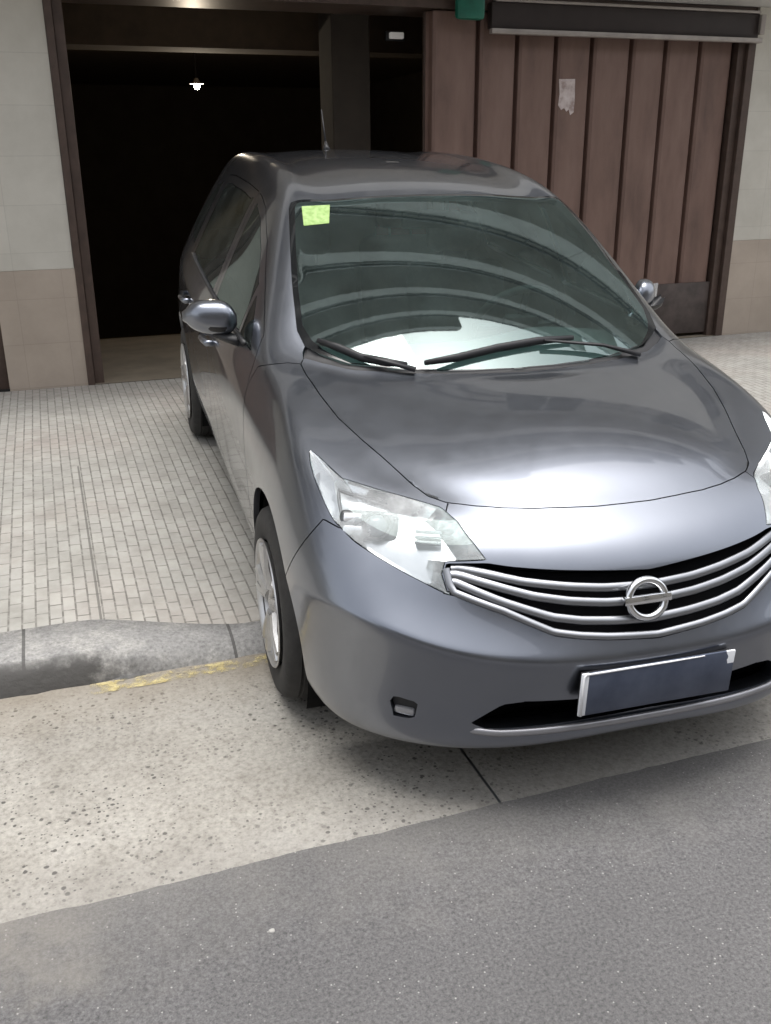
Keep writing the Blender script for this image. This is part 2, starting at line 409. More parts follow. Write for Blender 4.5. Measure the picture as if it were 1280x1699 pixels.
cut(HB, SIDEV, poly_sdf([(-3.4, .86), (-3.4, 1.08), (-2.96, 1.06), (-3.0, .90)]), lambda P: (P[:, 1] > .4) & (P[:, 0] < -2.8), T_TAIL, {0})
def region(tags, side='both'):
    """copy the faces of these regions into a new mesh; side: 'both' joins the mirrored half"""
    lay = HB.faces.layers.int['reg']; tags = set(tags)
    bm = bmesh.new(); mp = {}
    sg = {'both': (1, -1), 'left': (1,), 'right': (-1,)}[side]
    for f in HB.faces:
        if f[lay] not in tags: continue
        for s in sg:
            vs = []
            for v in f.verts:
                k = (v, s if v.co.y > 1e-6 else 0)
                if k not in mp: mp[k] = bm.verts.new((v.co.x, v.co.y*s, v.co.z))
                vs.append(mp[k])
            if len(set(vs)) > 2:
                try: bm.faces.new(vs if s > 0 else vs[::-1])
                except ValueError: pass
    bm.normal_update(); return bm
def panel(bm, gap=.0018, depth=.02):
    """draw the open edge back a little for the shut line and turn it inwards"""
    be = [e for e in bm.edges if len(e.link_faces) == 1]
    off = {}
    for e in be:
        f = e.link_faces[0]; m = (e.verts[0].co+e.verts[1].co)/2; t = (e.verts[1].co-e.verts[0].co)
        if t.length < 1e-7: continue
        t.normalize(); d = f.calc_center_median()-m; d -= t*d.dot(t)
        if d.length > 1e-7:
            for v in e.verts: off[v] = off.get(v, Vector())+d.normalized()
    nrm = {v: v.normal.copy() for v in off}
    for v, d in off.items():
        if d.length > 1e-6: v.co += d.normalized()*gap
    if depth:
        low = {v: bm.verts.new(v.co-nrm[v]*depth) for v in off}
        for e in be:
            a, b = e.verts
            if a in low and b in low:
                f = e.link_faces[0]; ls = [l.vert for l in f.loops]; i = ls.index(a)
                if ls[(i+1) % len(ls)] is b: a, b = b, a
                nf = bm.faces.new((a, b, low[b], low[a])); nf.smooth = False
    for e in be: e.smooth = False
    return bm
def shell(name, tags, side, mat, parent=None, gap=.0018, depth=.02):
    bm = region(tags, side)
    for f in bm.faces: f.smooth = True
    panel(bm, gap, depth)
    o = obj(name, bm, mat, parent or CAR, recalc=False)
    if not {T_HOOD, T_WS, T_WSIN, T_COWL} & set(tags):
        me = o.data; cache = {}; L = []
        for p in me.polygons:
            for i in p.vertices:
                if not p.use_smooth: L.append(p.normal.copy())
                else:
                    if i not in cache: cache[i] = true_normal(me.vertices[i].co)
                    L.append(cache[i])
        me.normals_split_custom_set(L)
    return o
def inset_copy(name, tags, side, mat, d, parent=None):
    """the same region sunk by d: the bottom of an opening"""
    bm = region(tags, side)
    for f in bm.faces: f.smooth = True
    N = {v: v.normal.copy() for v in bm.verts}
    for v in bm.verts: v.co -= N[v]*d
    return obj(name, bm, mat, parent or CAR, recalc=False)
def fair(tags, degx, degy, blend, zf=None):
    """lay the vertices of these regions on one low-order surface so that reflections run smoothly"""
    lay = HB.faces.layers.int['reg']; tags = set(tags)
    vs = [v for v in HB.verts if any(f[lay] in tags for f in v.link_faces)]
    edge = [v for v in vs if any(f[lay] not in tags for f in v.link_faces)]
    X = np.array([v.co[:] for v in vs]); E = np.array([v.co[:2] for v in edge])
    A = lambda P: np.stack([P[:, 0]**i * P[:, 1]**(2*j) for i in range(degx+1) for j in range(degy+1)], 1)
    d = np.array([np.hypot(*(E-p[:2]).T).min() for p in X])
    wt = .15+np.minimum(d/.12, 1)
    if zf is not None:
        E2 = np.array([v.co[:2] for v in edge if v.co.z > zf]); d = np.array([np.hypot(*(E2-p[:2]).T).min() for p in X])
    c = np.linalg.lstsq(A(X)*wt[:, None], X[:, 2]*wt, rcond=None)[0]
    z = A(X)@c
    t = np.clip(d/blend, 0, 1) if blend else np.ones(len(d)); t = t*t*(3-2*t)
    print('fair', len(vs), 'rms %.4f max %.4f' % (np.sqrt(np.mean((z-X[:, 2])**2)), np.abs(z-X[:, 2]).max()))
    for v, zz, k in zip(vs, z, t): v.co.z += float((zz-v.co.z)*k)
fair([T_WS, T_WSIN], 2, 1, .045, 1.20)
fair([T_HOOD], 4, 2, .10)
HB.normal_update()
from mathutils.bvhtree import BVHTree
_bv = region(range(0, 20), 'both'); BVH = BVHTree.FromBMesh(_bv); _bv.free()
def nose_pt(phi, z, off=0., side=1):
    h = BVH.ray_cast(Vector((-.25, 0, z)), Vector((math.cos(phi), side*math.sin(phi), 0)))
    return h[0] + h[1]*off if h[0] is not None else Vector((-.25+math.cos(phi), side*math.sin(phi), z))
def top_pt(x, y, off=0.):
    h = BVH.ray_cast(Vector((x, y, 3)), Vector((0, 0, -1))); return h[0]+Vector((0, 0, off))
SIDES = (('right', -1), ('left', 1))
shell('body', [0], 'both', PAINT, depth=.03)
shell('hood', [T_HOOD], 'both', PAINT)
bum = shell('front_bumper', [T_BUMP], 'both', PAINT, depth=.045)
ws = shell('windshield', [T_WSIN], 'both', GLASS, gap=.0, depth=0)
shell('windshield_border', [T_WS], 'both', plain('black_frit', (.008, .009, .01), .06), ws, gap=0, depth=0)
cowl = inset_copy('cowl', [T_COWL], 'both', BLACK, .008)
shell('rear_window', [T_RGLASS], 'both', SGLASS, depth=0)
LAMPRED = plain('tail_lamp_red', (.25, .012, .01), .15)
for sn, s in SIDES:
    shell('fender', [T_FEND], sn, PAINT)
    d = shell('front_door', [T_FDOOR], sn, PAINT)
    shell('window', [T_FWIN], sn, SGLASS, d, depth=.004); shell('quarter_window', [T_FWIN2], sn, SGLASS, d, depth=.004)
    d2 = shell('rear_door', [T_RDOOR], sn, PAINT)
    shell('window', [T_RWIN], sn, SGLASS, d2, depth=.004)
    shell('rear_quarter_window', [T_QWIN], sn, SGLASS, depth=.004)
    shell('tail_light', [T_TAIL], sn, LAMPRED)
    for dd, hx in ((d, -1.24), (d2, -2.10)):
        h = BVH.ray_cast(Vector((hx, s*2, .86)), Vector((0, -s, 0)))[0]
        bm = bmesh.new(); y = h.y
        tube(bm, [(hx-.09, y-.004*s, .868), (hx-.085, y+.022*s, .870), (hx, y+.034*s, .868), (hx+.085, y+.022*s, .866), (hx+.09, y-.004*s, .866)], [.012, .014, .014, .014, .012], 10)
        obj('handle', bm, PAINT, dd, smooth=True)
    # black weather strip along the foot of the side glass
    bm = bmesh.new(); pts = []
    for i in range(24):
        x = -.62-1.66*i/23; z = .988+.055*max(0, (-x-.7)/1.6)**1.3
        h = BVH.ray_cast(Vector((x, s*2, z)), Vector((0, -s, 0)))[0]
        pts.append((x, h.y+.003*s, z))
    tube(bm, pts, .009, 6); obj('belt_moulding', bm, BLACK, CAR, smooth=True)
# head lights: clear cover, bright reflector bowl, dark projector, side lamp
def headlight(sn, s):
    bm = region([T_HEAD], sn)
    for f in bm.faces: f.smooth = True
    deep = nose_pt(.70, .77, -.17, s)
    for v in bm.verts: v.co += (deep-v.co)*.30
    root = obj('headlight', bm, REFL, CAR, recalc=False)
    shell('lens', [T_HEAD], sn, LENS, root, gap=.002, depth=.002)
    bm = region([T_HEAD], sn); be = [e for e in bm.edges if len(e.link_faces) == 1]; low = {}
    for e in be:
        for v in e.verts:
            if v not in low: low[v] = bm.verts.new(v.co+(deep-v.co)*.31)
    old = bm.faces[:]
    for e in be:
        a, b2 = e.verts; bm.faces.new((a, b2, low[b2], low[a]))
    bmesh.ops.delete(bm, geom=old, context='FACES_ONLY')
    obj('bezel', bm, CHROME, root, recalc=False)
    c0 = nose_pt(.72, .775, 0, s); n = (BVH.find_nearest(c0)[1]*.8+Vector((.75, s*.1, .1))).normalized()
    u = Vector((-s*n.y, s*n.x, 0)).normalized()*s; v = n.cross(u)
    def frame(phi, z, off):
        M_ = Matrix((u, v, n)).transposed().to_4x4(); M_.translation = nose_pt(phi, z, off, s); return M_
    Mx = frame(.735, .778, -.020)
    GREY = plain('lamp_housing', (.085, .088, .092), .3, .4)
    bm = bmesh.new(); box(bm, (-.078, -.040, -.05), (.078, .040, 0), .014, Mx, 3); obj('projector', bm, GREY, root, angle=40)
    Mr = Matrix.Rotation(R(90), 4, 'X')
    bm = bmesh.new(); lathe(bm, [(.0001, .016), (.012, .0145), (.022, .009), (.029, 0)], 28)
    bmesh.ops.transform(bm, matrix=Mx @ Matrix.Translation((-.022*s, 0, .002)) @ Mr, verts=bm.verts); obj('projector_lens', bm, plain('projector_glass', (.20, .22, .24), .05, .2), root, angle=40)
    bm = bmesh.new(); lathe(bm, [(.029, -.002), (.031, .006), (.036, .006), (.040, -.002)], 28)
    bmesh.ops.transform(bm, matrix=Mx @ Matrix.Translation((-.022*s, 0, .002)) @ Mr, verts=bm.verts); obj('projector_ring', bm, GREY, root, angle=40)
    bm = bmesh.new(); box(bm, (.012, -.028, -.01), (.066, -.002, .006), .006, Mx @ Matrix.Scale(s, 4, (1, 0, 0))); box(bm, (.016, .006, -.01), (.066, .030, .005), .006, Mx @ Matrix.Scale(s, 4, (1, 0, 0))); obj('reflector_cell', bm, REFL, root, angle=40)
    Mz = frame(.565, .778, -.022)
    bm = bmesh.new()
    for k in range(3): box(bm, (-.034, -.020+.014*k, -.03), (.034, -.010+.014*k, .0), .003, Mz)
    obj('side_lamp', bm, plain('lamp_grey', (.30, .31, .32), .25, .6), root, angle=40)
    bm = bmesh.new()
    for pa, pb in (((.865, .826), (.66, .810)), ((.86, .822), (.805, .772))):
        tube(bm, [nose_pt(pa[0]+(pb[0]-pa[0])*t/10, pa[1]+(pb[1]-pa[1])*t/10, -.010, s) for t in range(11)], .005, 8)
    obj('trim_line', bm, GREY, root, smooth=True)
    return root
for sn, s in SIDES: headlight(sn, s)
# grille
grille = inset_copy('grille', [T_GRILLE], 'both', DARK, .04)
BARS = [[(.492, .719), (.473, .722), (.40, .712), (.320, .697), (.207, .683), (.12, .675), (0, .671)],
        [(.497, .705), (.475, .707), (.393, .689), (.294, .665), (.208, .651), (.12, .642), (0, .637)],
        [(.494, .690), (.478, .691), (.369, .654), (.250, .618), (.18, .607), (.093, .600), (0, .596)]]
def swept(bm, pts, hw, hh):
    n = len(pts); rings = []
    for i, p in enumerate(pts):
        t = (pts[min(n-1, i+1)]-pts[max(0, i-1)]).normalized()
        h = BVH.find_nearest(p); nn = h[1]; up = nn.cross(t).normalized()
        if up.z < 0: up = -up
        q = [(-hh*.2, -hw), (hh*.75, -hw*.8), (hh, -hw*.1), (hh*.6, hw*.85), (-hh*.2, hw), (-hh, 0)]
        rings.append([p+nn*a+up*b for a, b in q])
    grid_loft(bm, rings, True)
for k, bar in enumerate(BARS):
    f = bar[::-1]; zs = [p[1] for p in f]; ph = [p[0] for p in f]
    pp = [-x for x in ph[::-1][:-1]]+ph; zz = zs[::-1][:-1]+zs
    P = []; ss = np.linspace(-ph[-1], ph[-1], 61)
    for x in ss:
        z = float(np.interp(abs(x), ph, zs)); P.append(nose_pt(abs(x), z, -.006 if k else -.01, 1 if x >= 0 else -1))
    bm = bmesh.new(); swept(bm, P, .0115, .005); obj('grille_bar', bm, SATIN, grille, smooth=True)
fr = [(.503, .716), (.501, .704), (.482, .671), (.363, .634), (.248, .587), (.19, .577), (.12, .569), (0, .561)][::-1]
P = []
for x in np.linspace(-.503, .503, 81):
    z = float(np.interp(abs(x), [p[0] for p in fr], [p[1] for p in fr])); P.append(nose_pt(abs(x), z, .001, 1 if x >= 0 else -1))
bm = bmesh.new(); swept(bm, P, .0095, .005); obj('grille_surround', bm, SATIN, grille, smooth=True)
# emblem: ring and bar on the grille
ec = nose_pt(.0, .642, .012); ec.y = -.024; en = Vector((.93, 0, .36)).normalized(); eu = Vector((0, 1, 0)); ev = en.cross(eu)
Me = Matrix((eu, ev, en)).transposed().to_4x4(); Me.translation = ec
bm = bmesh.new(); tube(bm, [Vector((math.cos(a)*.051, math.sin(a)*.047, 0)) for a in [2*math.pi*i/48 for i in range(48)]], .0100, 10, True)
bmesh.ops.transform(bm, matrix=Me, verts=bm.verts); em = obj('emblem', bm, CHROME, grille, smooth=True)
bm = bmesh.new(); box(bm, (-.066, -.0115, -.006), (.066, .0115, .010), .004, Me); obj('emblem_bar', bm, CHROME, em, angle=40)
# number plate, smeared to blue-grey, white only at its ends
m, nt, b = new_mat('plate_face'); v = coords(nt)
sp = nt.nodes.new('ShaderNodeSeparateXYZ'); nt.links.new(v, sp.inputs[0])
tl = nt.nodes.new('ShaderNodeMath'); tl.operation = 'MULTIPLY_ADD'; tl.inputs[1].default_value = .05; nt.links.new(noise(nt, v, 30, 3), tl.inputs[0]); nt.links.new(sp.outputs[1], tl.inputs[2])
cc = ramp(nt, noise(nt, v, 9, 5), [(.3, (.035, .045, .075)), (.7, (.075, .09, .13))])
e1 = nt.nodes.new('ShaderNodeMath'); e1.operation = 'LESS_THAN'; nt.links.new(sp.outputs[1], e1.inputs[0]); e1.inputs[1].default_value = -.203
e2 = nt.nodes.new('ShaderNodeMath'); e2.operation = 'GREATER_THAN'; nt.links.new(tl.outputs[0], e2.inputs[0]); e2.inputs[1].default_value = .212
e3 = nt.nodes.new('ShaderNodeMath'); e3.operation = 'MAXIMUM'; nt.links.new(e1.outputs[0], e3.inputs[0]); e4 = nt.nodes.new('ShaderNodeMath'); e4.operation = 'GREATER_THAN'; nt.links.new(sp.outputs[2], e4.inputs[0]); e4.inputs[1].default_value = .465
e5 = nt.nodes.new('ShaderNodeMath'); e5.operation = 'MULTIPLY'; nt.links.new(e2.outputs[0], e5.inputs[0]); nt.links.new(e4.outputs[0], e5.inputs[1]); nt.links.new(e5.outputs[0], e3.inputs[1])
nt.links.new(mix(nt, e3.outputs[0], cc, (.75, .77, .8)), b.inputs['Base Color']); b.inputs['Roughness'].default_value = .35
bm = bmesh.new(); box(bm, (.882, -.222, .378), (.889, .212, .502), .003)
plate = obj('license_plate', bm, m, CAR, angle=40)
bm = bmesh.new(); box(bm, (.868, -.215, .385), (.8815, .205, .495)); obj('plate_holder', bm, BLACK, plate)
bm = bmesh.new(); tube(bm, [(.889, -.215, .38), (.889, -.217, .494), (.889, -.21, .4995), (.889, -.1, .4997), (.889, .03, .4993), (.889, .12, .4995)], [.0035, .0035, .003, .003, .0025, .0015], 8); obj('plate_border', bm, plain('plate_white', (.8, .81, .83), .4), plate, smooth=True)
# lower intake and the bright lip below
inset_copy('lower_intake', [T_INTAKE], 'both', DARK, .09)
P = []
for x in np.linspace(-.44, .44, 61): P.append(nose_pt(abs(x), .316-.012*(x/.44)**2+.004, .007-.018*max(0, (abs(x)-.36)/.08), 1 if x >= 0 else -1))
bm = bmesh.new(); swept(bm, P, .010, .007); obj('bumper_lip', bm, plain('lip_silver', (.33, .33, .35), .35, .7), CAR, smooth=True)
for sn, s in SIDES:
    fg = inset_copy('fog_light', [T_FOG], sn, BLACK, .014)
    c = nose_pt(.575, .337, -.008, s); bm = bmesh.new()
    Mx = Matrix.Translation(c) @ Matrix.Rotation(s*R(38), 4, 'Z'); box(bm, (-.02, -.028, -.012), (.003, .028, .010), .007, Mx)
    obj('fog_lamp', bm, plain('fog_glass', (.30, .30, .31), .25, .4), fg, angle=40)
bm = bmesh.new(); box(bm, (.15, -.52, .29), (.735, .52, .54), .03); obj('radiator_shroud', bm, DARK, CAR)
bm = bmesh.new(); tp = [(.80, 0), (.79, .28), (.715, .5), (.58, .655), (.40, .72), (.40, .45), (.25, .45)]
f = bm.faces.new([bm.verts.new((x, y, .268)) for x, y in tp + [(x, -y) for x, y in tp[:0:-1]]]); r = bmesh.ops.extrude_face_region(bm, geom=[f]); bmesh.ops.translate(bm, verts=[g for g in r['geom'] if isinstance(g, bmesh.types.BMVert)], vec=(0, 0, -.012))
obj('undertray', bm, DARK, CAR)
# wheels
def wheel(x, s, hz):
    root = empty('wheel', (x, s*.752, hz)); root.parent = CAR
    bm = bmesh.new()
    lathe(bm, [(.200, .078), (.215, .084), (.25, .088), (.282, .086), (.298, .074), (.307, .05), (.309, .046), (.305, .043), (.305, .037), (.310, .034), (.310, .006), (.305, .003), (.305, -.003), (.310, -.006), (.310, -.034), (.305, -.037), (.305, -.043), (.309, -.046), (.307, -.05), (.298, -.074), (.282, -.086), (.25, -.088), (.215, -.084), (.200, -.078)], 64)
    for k in range(3):
        pass
    obj('tyre', bm, RUBBER, root, angle=50)
    rim = bmesh.new()
    lathe(rim, [(.200, -.08), (.190, -.05), (.180, 0), (.182, .06), (.192, .078), (.202, .088), (.206, .092), (.203, .096), (.196, .092), (.188, .08)], 64)
    for k in range(10):
        a = 2*math.pi*(k//2)/5 + (.16 if k % 2 else -.16); b2 = 2*math.pi*(k//2)/5 + (.06 if k % 2 else -.06)
        p0 = Vector((.05*math.cos(b2), .070, .05*math.sin(b2))); p1 = Vector((.19*math.cos(a), .084, .19*math.sin(a)))
        tube(rim, [p0, (p0+p1)/2+Vector((0, .006, 0)), p1], [.022, .017, .016], 8)
    r = obj('rim', rim, ALLOY, root, angle=40)
    hub = bmesh.new(); lathe(hub, [(.0001, .088), (.022, .086), (.03, .08), (.062, .074), (.07, .06), (.07, .02)], 32); obj('hub', hub, ALLOY, r, angle=40)
    disc = bmesh.new(); lathe(disc, [(.0001, .03), (.13, .03), (.13, .01), (.0001, .01)], 32); obj('brake_disc', disc, plain('brake_steel', (.18, .17, .16), .5, .8), r, angle=40)
    if s < 0:
        root.rotation_euler = (0, 0, math.pi)
    return root
for x, hz in ((0., .31), (-2.6, .308)):
    for sn, s in SIDES: wheel(x, s, hz)
# wheel housings and floor pan
for x in WHEEL_X:
    for sn, s in SIDES:
        bm = bmesh.new(); rows = []
        for y in (.835, .80, .45):
            rows.append([(x+.378*math.cos(R(a)), s*(y if y < .83 else .79), .31+.378*math.sin(R(a))) for a in range(-25, 206, 7)])
        V = grid_loft(bm, rows[1:])
        c = bm.verts.new((x, s*.45, .2)); r = V[-1]
        for i in range(len(r)-1): bm.faces.new((r[i], r[i+1], c))
        obj('wheel_housing', bm, LINER, CAR)
bm = bmesh.new(); box(bm, (-3.0, -.44, .21), (.55, .44, .30), .02); box(bm, (-2.2, -.74, .205), (-.40, .74, .27), .01); obj('floor_pan', bm, DARK, CAR)
# cabin
bm = bmesh.new(); rows = []
for x, z in ((-.13, .94), (-.35, .955), (-.55, .955), (-.70, .93), (-.76, .86), (-.74, .65), (-.60, .45)):
    rows.append([(x-.10*(abs(y)/.7)**2, y, z+(.035*math.exp(-((y-.36)/.2)**2) if -.75 < x < -.4 else 0)) for y in np.linspace(-.70, .70, 29)])
grid_loft(bm, rows); obj('dashboard', bm, TRIM, CAR, smooth=True)
bm = bmesh.new(); Msw = Matrix.Translation((-.93, .37, .93)) @ Matrix.Rotation(R(-62), 4, 'Y')
tube(bm, [Vector((.18*math.cos(a), .185*math.sin(a), 0)) for a in [2*math.pi*i/40 for i in range(40)]], .0155, 10, True)
for a in (0, 180, 270): tube(bm, [(0, 0, -.02), (.17*math.cos(R(a+90)), .17*math.sin(R(a+90)), 0)], .014, 8)
box(bm, (-.07, -.08, -.04), (.07, .08, -.005), .02); bmesh.ops.transform(bm, matrix=Msw, verts=bm.verts); obj('steering_wheel', bm, plain('wheel_leather', (.03, .03, .032), .6), CAR, angle=40)
for sx, ys in ((-1.25, (.36, -.36)), (-2.1, (.36, -.36))):
    for y in ys:
        bm = bmesh.new()
        box(bm, (-.25, -.25, .33), (.27, .25, .52), .06, Matrix.Translation((sx, y, 0)), 3)
        Mb = Matrix.Translation((sx-.24, y, .50)) @ Matrix.Rotation(R(-16), 4, 'Y'); box(bm, (-.06, -.24, 0), (.07, .24, .60), .06, Mb, 3)
        st = obj('seat', bm, SEATM, CAR, angle=50)
        bm = bmesh.new(); box(bm, (-.045, -.13, .64), (.055, .13, .82), .045, Mb, 3); tube(bm, [Mb @ Vector((.005, .06, .56)), Mb @ Vector((.005, .06, .68))], .007, 6); tube(bm, [Mb @ Vector((.005, -.06, .56)), Mb @ Vector((.005, -.06, .68))], .007, 6)
        obj('headrest', bm, SEATM, st, angle=50)
bm = bmesh.new(); tube(bm, [(-1.0, 0, 1.435), (-.99, 0, 1.38)], .012, 8); Mm = Matrix.Translation((-.98, 0, 1.345)) @ Matrix.Rotation(R(12), 4, 'Y'); box(bm, (-.012, -.12, -.035), (.018, .12, .035), .015, Mm); obj('rear_view_mirror', bm, BLACK, CAR, angle=40)
# green inspection sticker inside the glass
m, nt, b = new_mat('sticker_green'); v = coords(nt)
nt.links.new(ramp(nt, noise(nt, v, 60, 3), [(.35, (.22, .36, .09)), (.65, (.36, .52, .19))]), b.inputs['Base Color'])
bm = bmesh.new(); q = []
for x, y in ((-.938, -.513), (-.918, -.412), (-.822, -.438), (-.836, -.528)): q.append(top_pt(x, y, .0015))
vs = [bm.verts.new(p) for p in q]; bm.faces.new(vs); r = bmesh.ops.extrude_face_region(bm, geom=bm.faces[:]); bmesh.ops.translate(bm, verts=[g for g in r['geom'] if isinstance(g, bmesh.types.BMVert)], vec=(0, 0, .0012))
obj('inspection_sticker', bm, m, CAR)
# wipers
def wiper(pts, arm):
    bm = bmesh.new(); P = [top_pt(x, y, .020) for x, y in pts]
    tube(bm, P, [.006]+[.010]*(len(P)-2)+[.006], 8, flat=1.4)
    w_ = obj('wiper', bm, BLACK, CAR, smooth=True)
    bm = bmesh.new(); A = [top_pt(x, y, h) for x, y, h in arm]; tube(bm, A, [.014]+[.010]*(len(A)-2)+[.007], 8, flat=.6); obj('wiper_arm', bm, BLACK, w_, smooth=True)
wiper([(-.315, -.60), (-.265, -.545), (-.205, -.485), (-.15, -.42), (-.118, -.36)], [(-.10, -.34, .012), (-.155, -.44, .03), (-.20, -.48, .028)])
wiper([(-.113, -.305), (-.128, -.19), (-.145, -.05), (-.165, .10), (-.182, .235)], [(-.13, .46, .012), (-.15, .33, .03), (-.155, .12, .03)])
# door mirrors
MX, MY, MZ = -.76, .795, 1.05
def mirror(s):
    rows = []   # a flat tapering shell grown outwards along y
    for t in np.linspace(0, 1, 15):
        y = MY+(.185 if s < 0 else .110)*t; g = max(.12, (1-abs(2*t-.95)**3.0))**.6
        hz = (.074-.014*t)*g; dx = .055*g; zc = MZ+.010*t-(.010 if s < 0 else 0); xc = MX-.05*t
        rows.append([(xc+dx*math.copysign(abs(math.cos(a))**.8, math.cos(a))*(1.15 if math.cos(a) > 0 else .5), s*y, zc+hz*math.copysign(abs(math.sin(a))**.85, math.sin(a))*(1 if math.sin(a) > 0 else .8)) for a in [2*math.pi*i/28 for i in range(28)]])
    bm = bmesh.new(); V = grid_loft(bm, rows, True); bm.faces.new(V[0][::-1]); bm.faces.new(V[-1])
    o = obj('mirror', bm, PAINT, CAR, smooth=True)
    bm = bmesh.new(); tube(bm, [(MX+.03, s*.775, MZ-.085), (MX+.02, s*.82, MZ-.07), (MX-.01, s*.87, MZ-.055)], [.035, .03, .026], 12, flat=.6); obj('mirror_foot', bm, BLACK, o, smooth=True)
    bm = bmesh.new(); rows = []
    for t in np.linspace(0, 1, 9):
        y = MY+.012+.150*t; g = max(.2, (1-abs(2*t-.95)**3.0))**.6
        rows.append([(MX-.05*t+.058*g*math.cos(a)*(1.1 if math.cos(a) > 0 else .5), s*y, MZ+.010*t-.028*g+.034*g*math.sin(a)) for a in [math.pi+math.pi*i/12 for i in range(13)]])
    grid_loft(bm, rows); obj('mirror_base', bm, BLACK, o, smooth=True)
    bm = bmesh.new(); G = [[Vector((MX-.030-.05*t, s*(MY+.02+.135*t), MZ+h*.042)) for t in (0, .33, .66, 1)] for h in (-1, 0, 1)]
    grid_loft(bm, G); obj('mirror_glass', bm, CHROME, o)
for sn, s in SIDES: mirror(s)
bm = bmesh.new(); A = top_pt(-2.62, -.02, -.003)
tube(bm, [A, A+Vector((-.015, 0, .02)), A+Vector((-.03, 0, .045))], [.022, .014, .006], 10); tube(bm, [A+Vector((-.028, 0, .04)), A+Vector((-.12, 0, .20))], [.0045, .0035], 8)
obj('antenna', bm, BLACK, CAR, smooth=True)
HB.free()
# ---------------------------------------------------------------- ground
def sheet(name, bm, mat): return tag(obj(name, bm, mat, recalc=False), kind='structure')
def strip(xs, prof):
    """profile of (y, z) swept along x; z may be a function of x"""
    bm = bmesh.new(); rows = [[(x, y, z(x) if callable(z) else z) for x in xs] for y, z in prof]
    V = [[bm.verts.new(p) for p in r] for r in rows]
    for a, b in zip(V, V[1:]):
        for k in range(len(a)-1): bm.faces.new((a[k], a[k+1], b[k+1], b[k]))
    return bm
m, nt, b = new_mat('asphalt'); v = coords(nt)
base = ramp(nt, noise(nt, v, 1.3, 6), [(.3, (.086, .084, .085)), (.7, (.116, .113, .114))])
gr = ramp(nt, noise(nt, v, 110, 4, .85), [(.34, (.5, .5, .5)), (.5, (1, 1, 1)), (.66, (1.5, 1.5, 1.5))])
c = mix(nt, 1., base, gr, 'MULTIPLY')
vo = nd(nt, 'ShaderNodeTexVoronoi'); vo.inputs['Scale'].default_value = 75; nt.links.new(v, vo.inputs['Vector'])
sp1 = ramp(nt, vo.outputs['Distance'], [(.10, (1, 1, 1)), (.2, (0, 0, 0))])
sel = ramp(nt, vo.outputs['Color'], [(.70, (0, 0, 0)), (.74, (1, 1, 1))])
c = mix(nt, mix(nt, 1., sp1, sel, 'MULTIPLY'), c, (.30, .29, .28))
# dust blown over the edge by the gutter, and a few oil spots
dy = mth(nt, 'ADD', axis(nt, v, 1), mth(nt, 'MULTIPLY', mth(nt, 'SUBTRACT', noise(nt, v, 4, 7, .7), .5), .9))
c = mix(nt, ramp(nt, mth(nt, 'MULTIPLY', dy, .4), [(.62, (0, 0, 0)), (.86, (.55, .55, .55))]), c, (.20, .19, .175))
lx = mth(nt, 'ADD', axis(nt, v, 0), mth(nt, 'MULTIPLY', mth(nt, 'SUBTRACT', noise(nt, v, 7, 7, .7), .5), .5))
left = ramp(nt, mth(nt, 'ADD', mth(nt, 'MULTIPLY', lx, -1.), .5), [(.48, (0, 0, 0)), (.85, (.5, .5, .5))])
near = ramp(nt, mth(nt, 'SUBTRACT', dy, 1.2), [(.42, (0, 0, 0)), (.62, (1, 1, 1))])
c = mix(nt, mix(nt, 1., left, near, 'MULTIPLY'), c, (.24, .22, .19))
oil = ramp(nt, noise(nt, v, 3.1, 5, .55), [(.66, (0, 0, 0)), (.74, (.6, .6, .6))])
c = mix(nt, oil, c, (.06, .058, .058))
nt.links.new(c, b.inputs['Base Color']); b.inputs['Roughness'].default_value = .85
bump(nt, b, noise(nt, v, 160, 4), .5, .004)
random.seed(21)
ex = [-400, -8] + [-2+.03*i for i in range(220)] + [8, 400]
ej = [0, 0] + [0]*220 + [0, 0]; wv = 0
for i in range(2, 222):
    wv = wv*.8+random.gauss(0, .0014); ej[i] = wv
bm = bmesh.new(); grid_loft(bm, [[(x, -400, 0) for x in ex], [(x, 1.5, 0) for x in ex], [(x, 1.86, .0085) for x in ex], [(x, 1.89+j, .0098) for x, j in zip(ex, ej)], [(x, 1.897+j, .001) for x, j in zip(ex, ej)]])
sheet('road', bm, m)
# gutter: pale exposed-aggregate concrete with dark pebbles, a tooled joint
m, nt, b = new_mat('gutter_concrete'); v = coords(nt)
base = ramp(nt, noise(nt, v, 2.2, 7), [(.28, (.22, .205, .18)), (.55, (.32, .305, .275)), (.75, (.375, .365, .34))])
gr = ramp(nt, noise(nt, v, 70, 4, .7), [(.3, (.68, .67, .65)), (.5, (1, 1, 1)), (.7, (1.22, 1.22, 1.2))])
c = mix(nt, 1., base, gr, 'MULTIPLY')
for sc, lo, d in ((36, .62, .28), (52, .60, .29), (80, .60, .28)):
    vo = nd(nt, 'ShaderNodeTexVoronoi'); vo.inputs['Scale'].default_value = sc; nt.links.new(v, vo.inputs['Vector'])
    dist = nt.nodes.new('ShaderNodeMath'); dist.operation = 'MULTIPLY_ADD'; dist.inputs[1].default_value = .25
    nt.links.new(noise(nt, v, 120, 2), dist.inputs[0]); nt.links.new(vo.outputs['Distance'], dist.inputs[2])
    spd = ramp(nt, dist.outputs[0], [(d+.03, (1, 1, 1)), (d+.12, (0, 0, 0))])
    patch = ramp(nt, noise(nt, v, 1.7, 3), [(.38, (.15, .15, .15)), (.55, (1, 1, 1))])
    sel = ramp(nt, vo.outputs['Color'], [(lo, (0, 0, 0)), (lo+.05, (1, 1, 1))])
    c = mix(nt, mix(nt, 1., mix(nt, 1., spd, sel, 'MULTIPLY'), patch, 'MULTIPLY'), c, (.085, .080, .073))
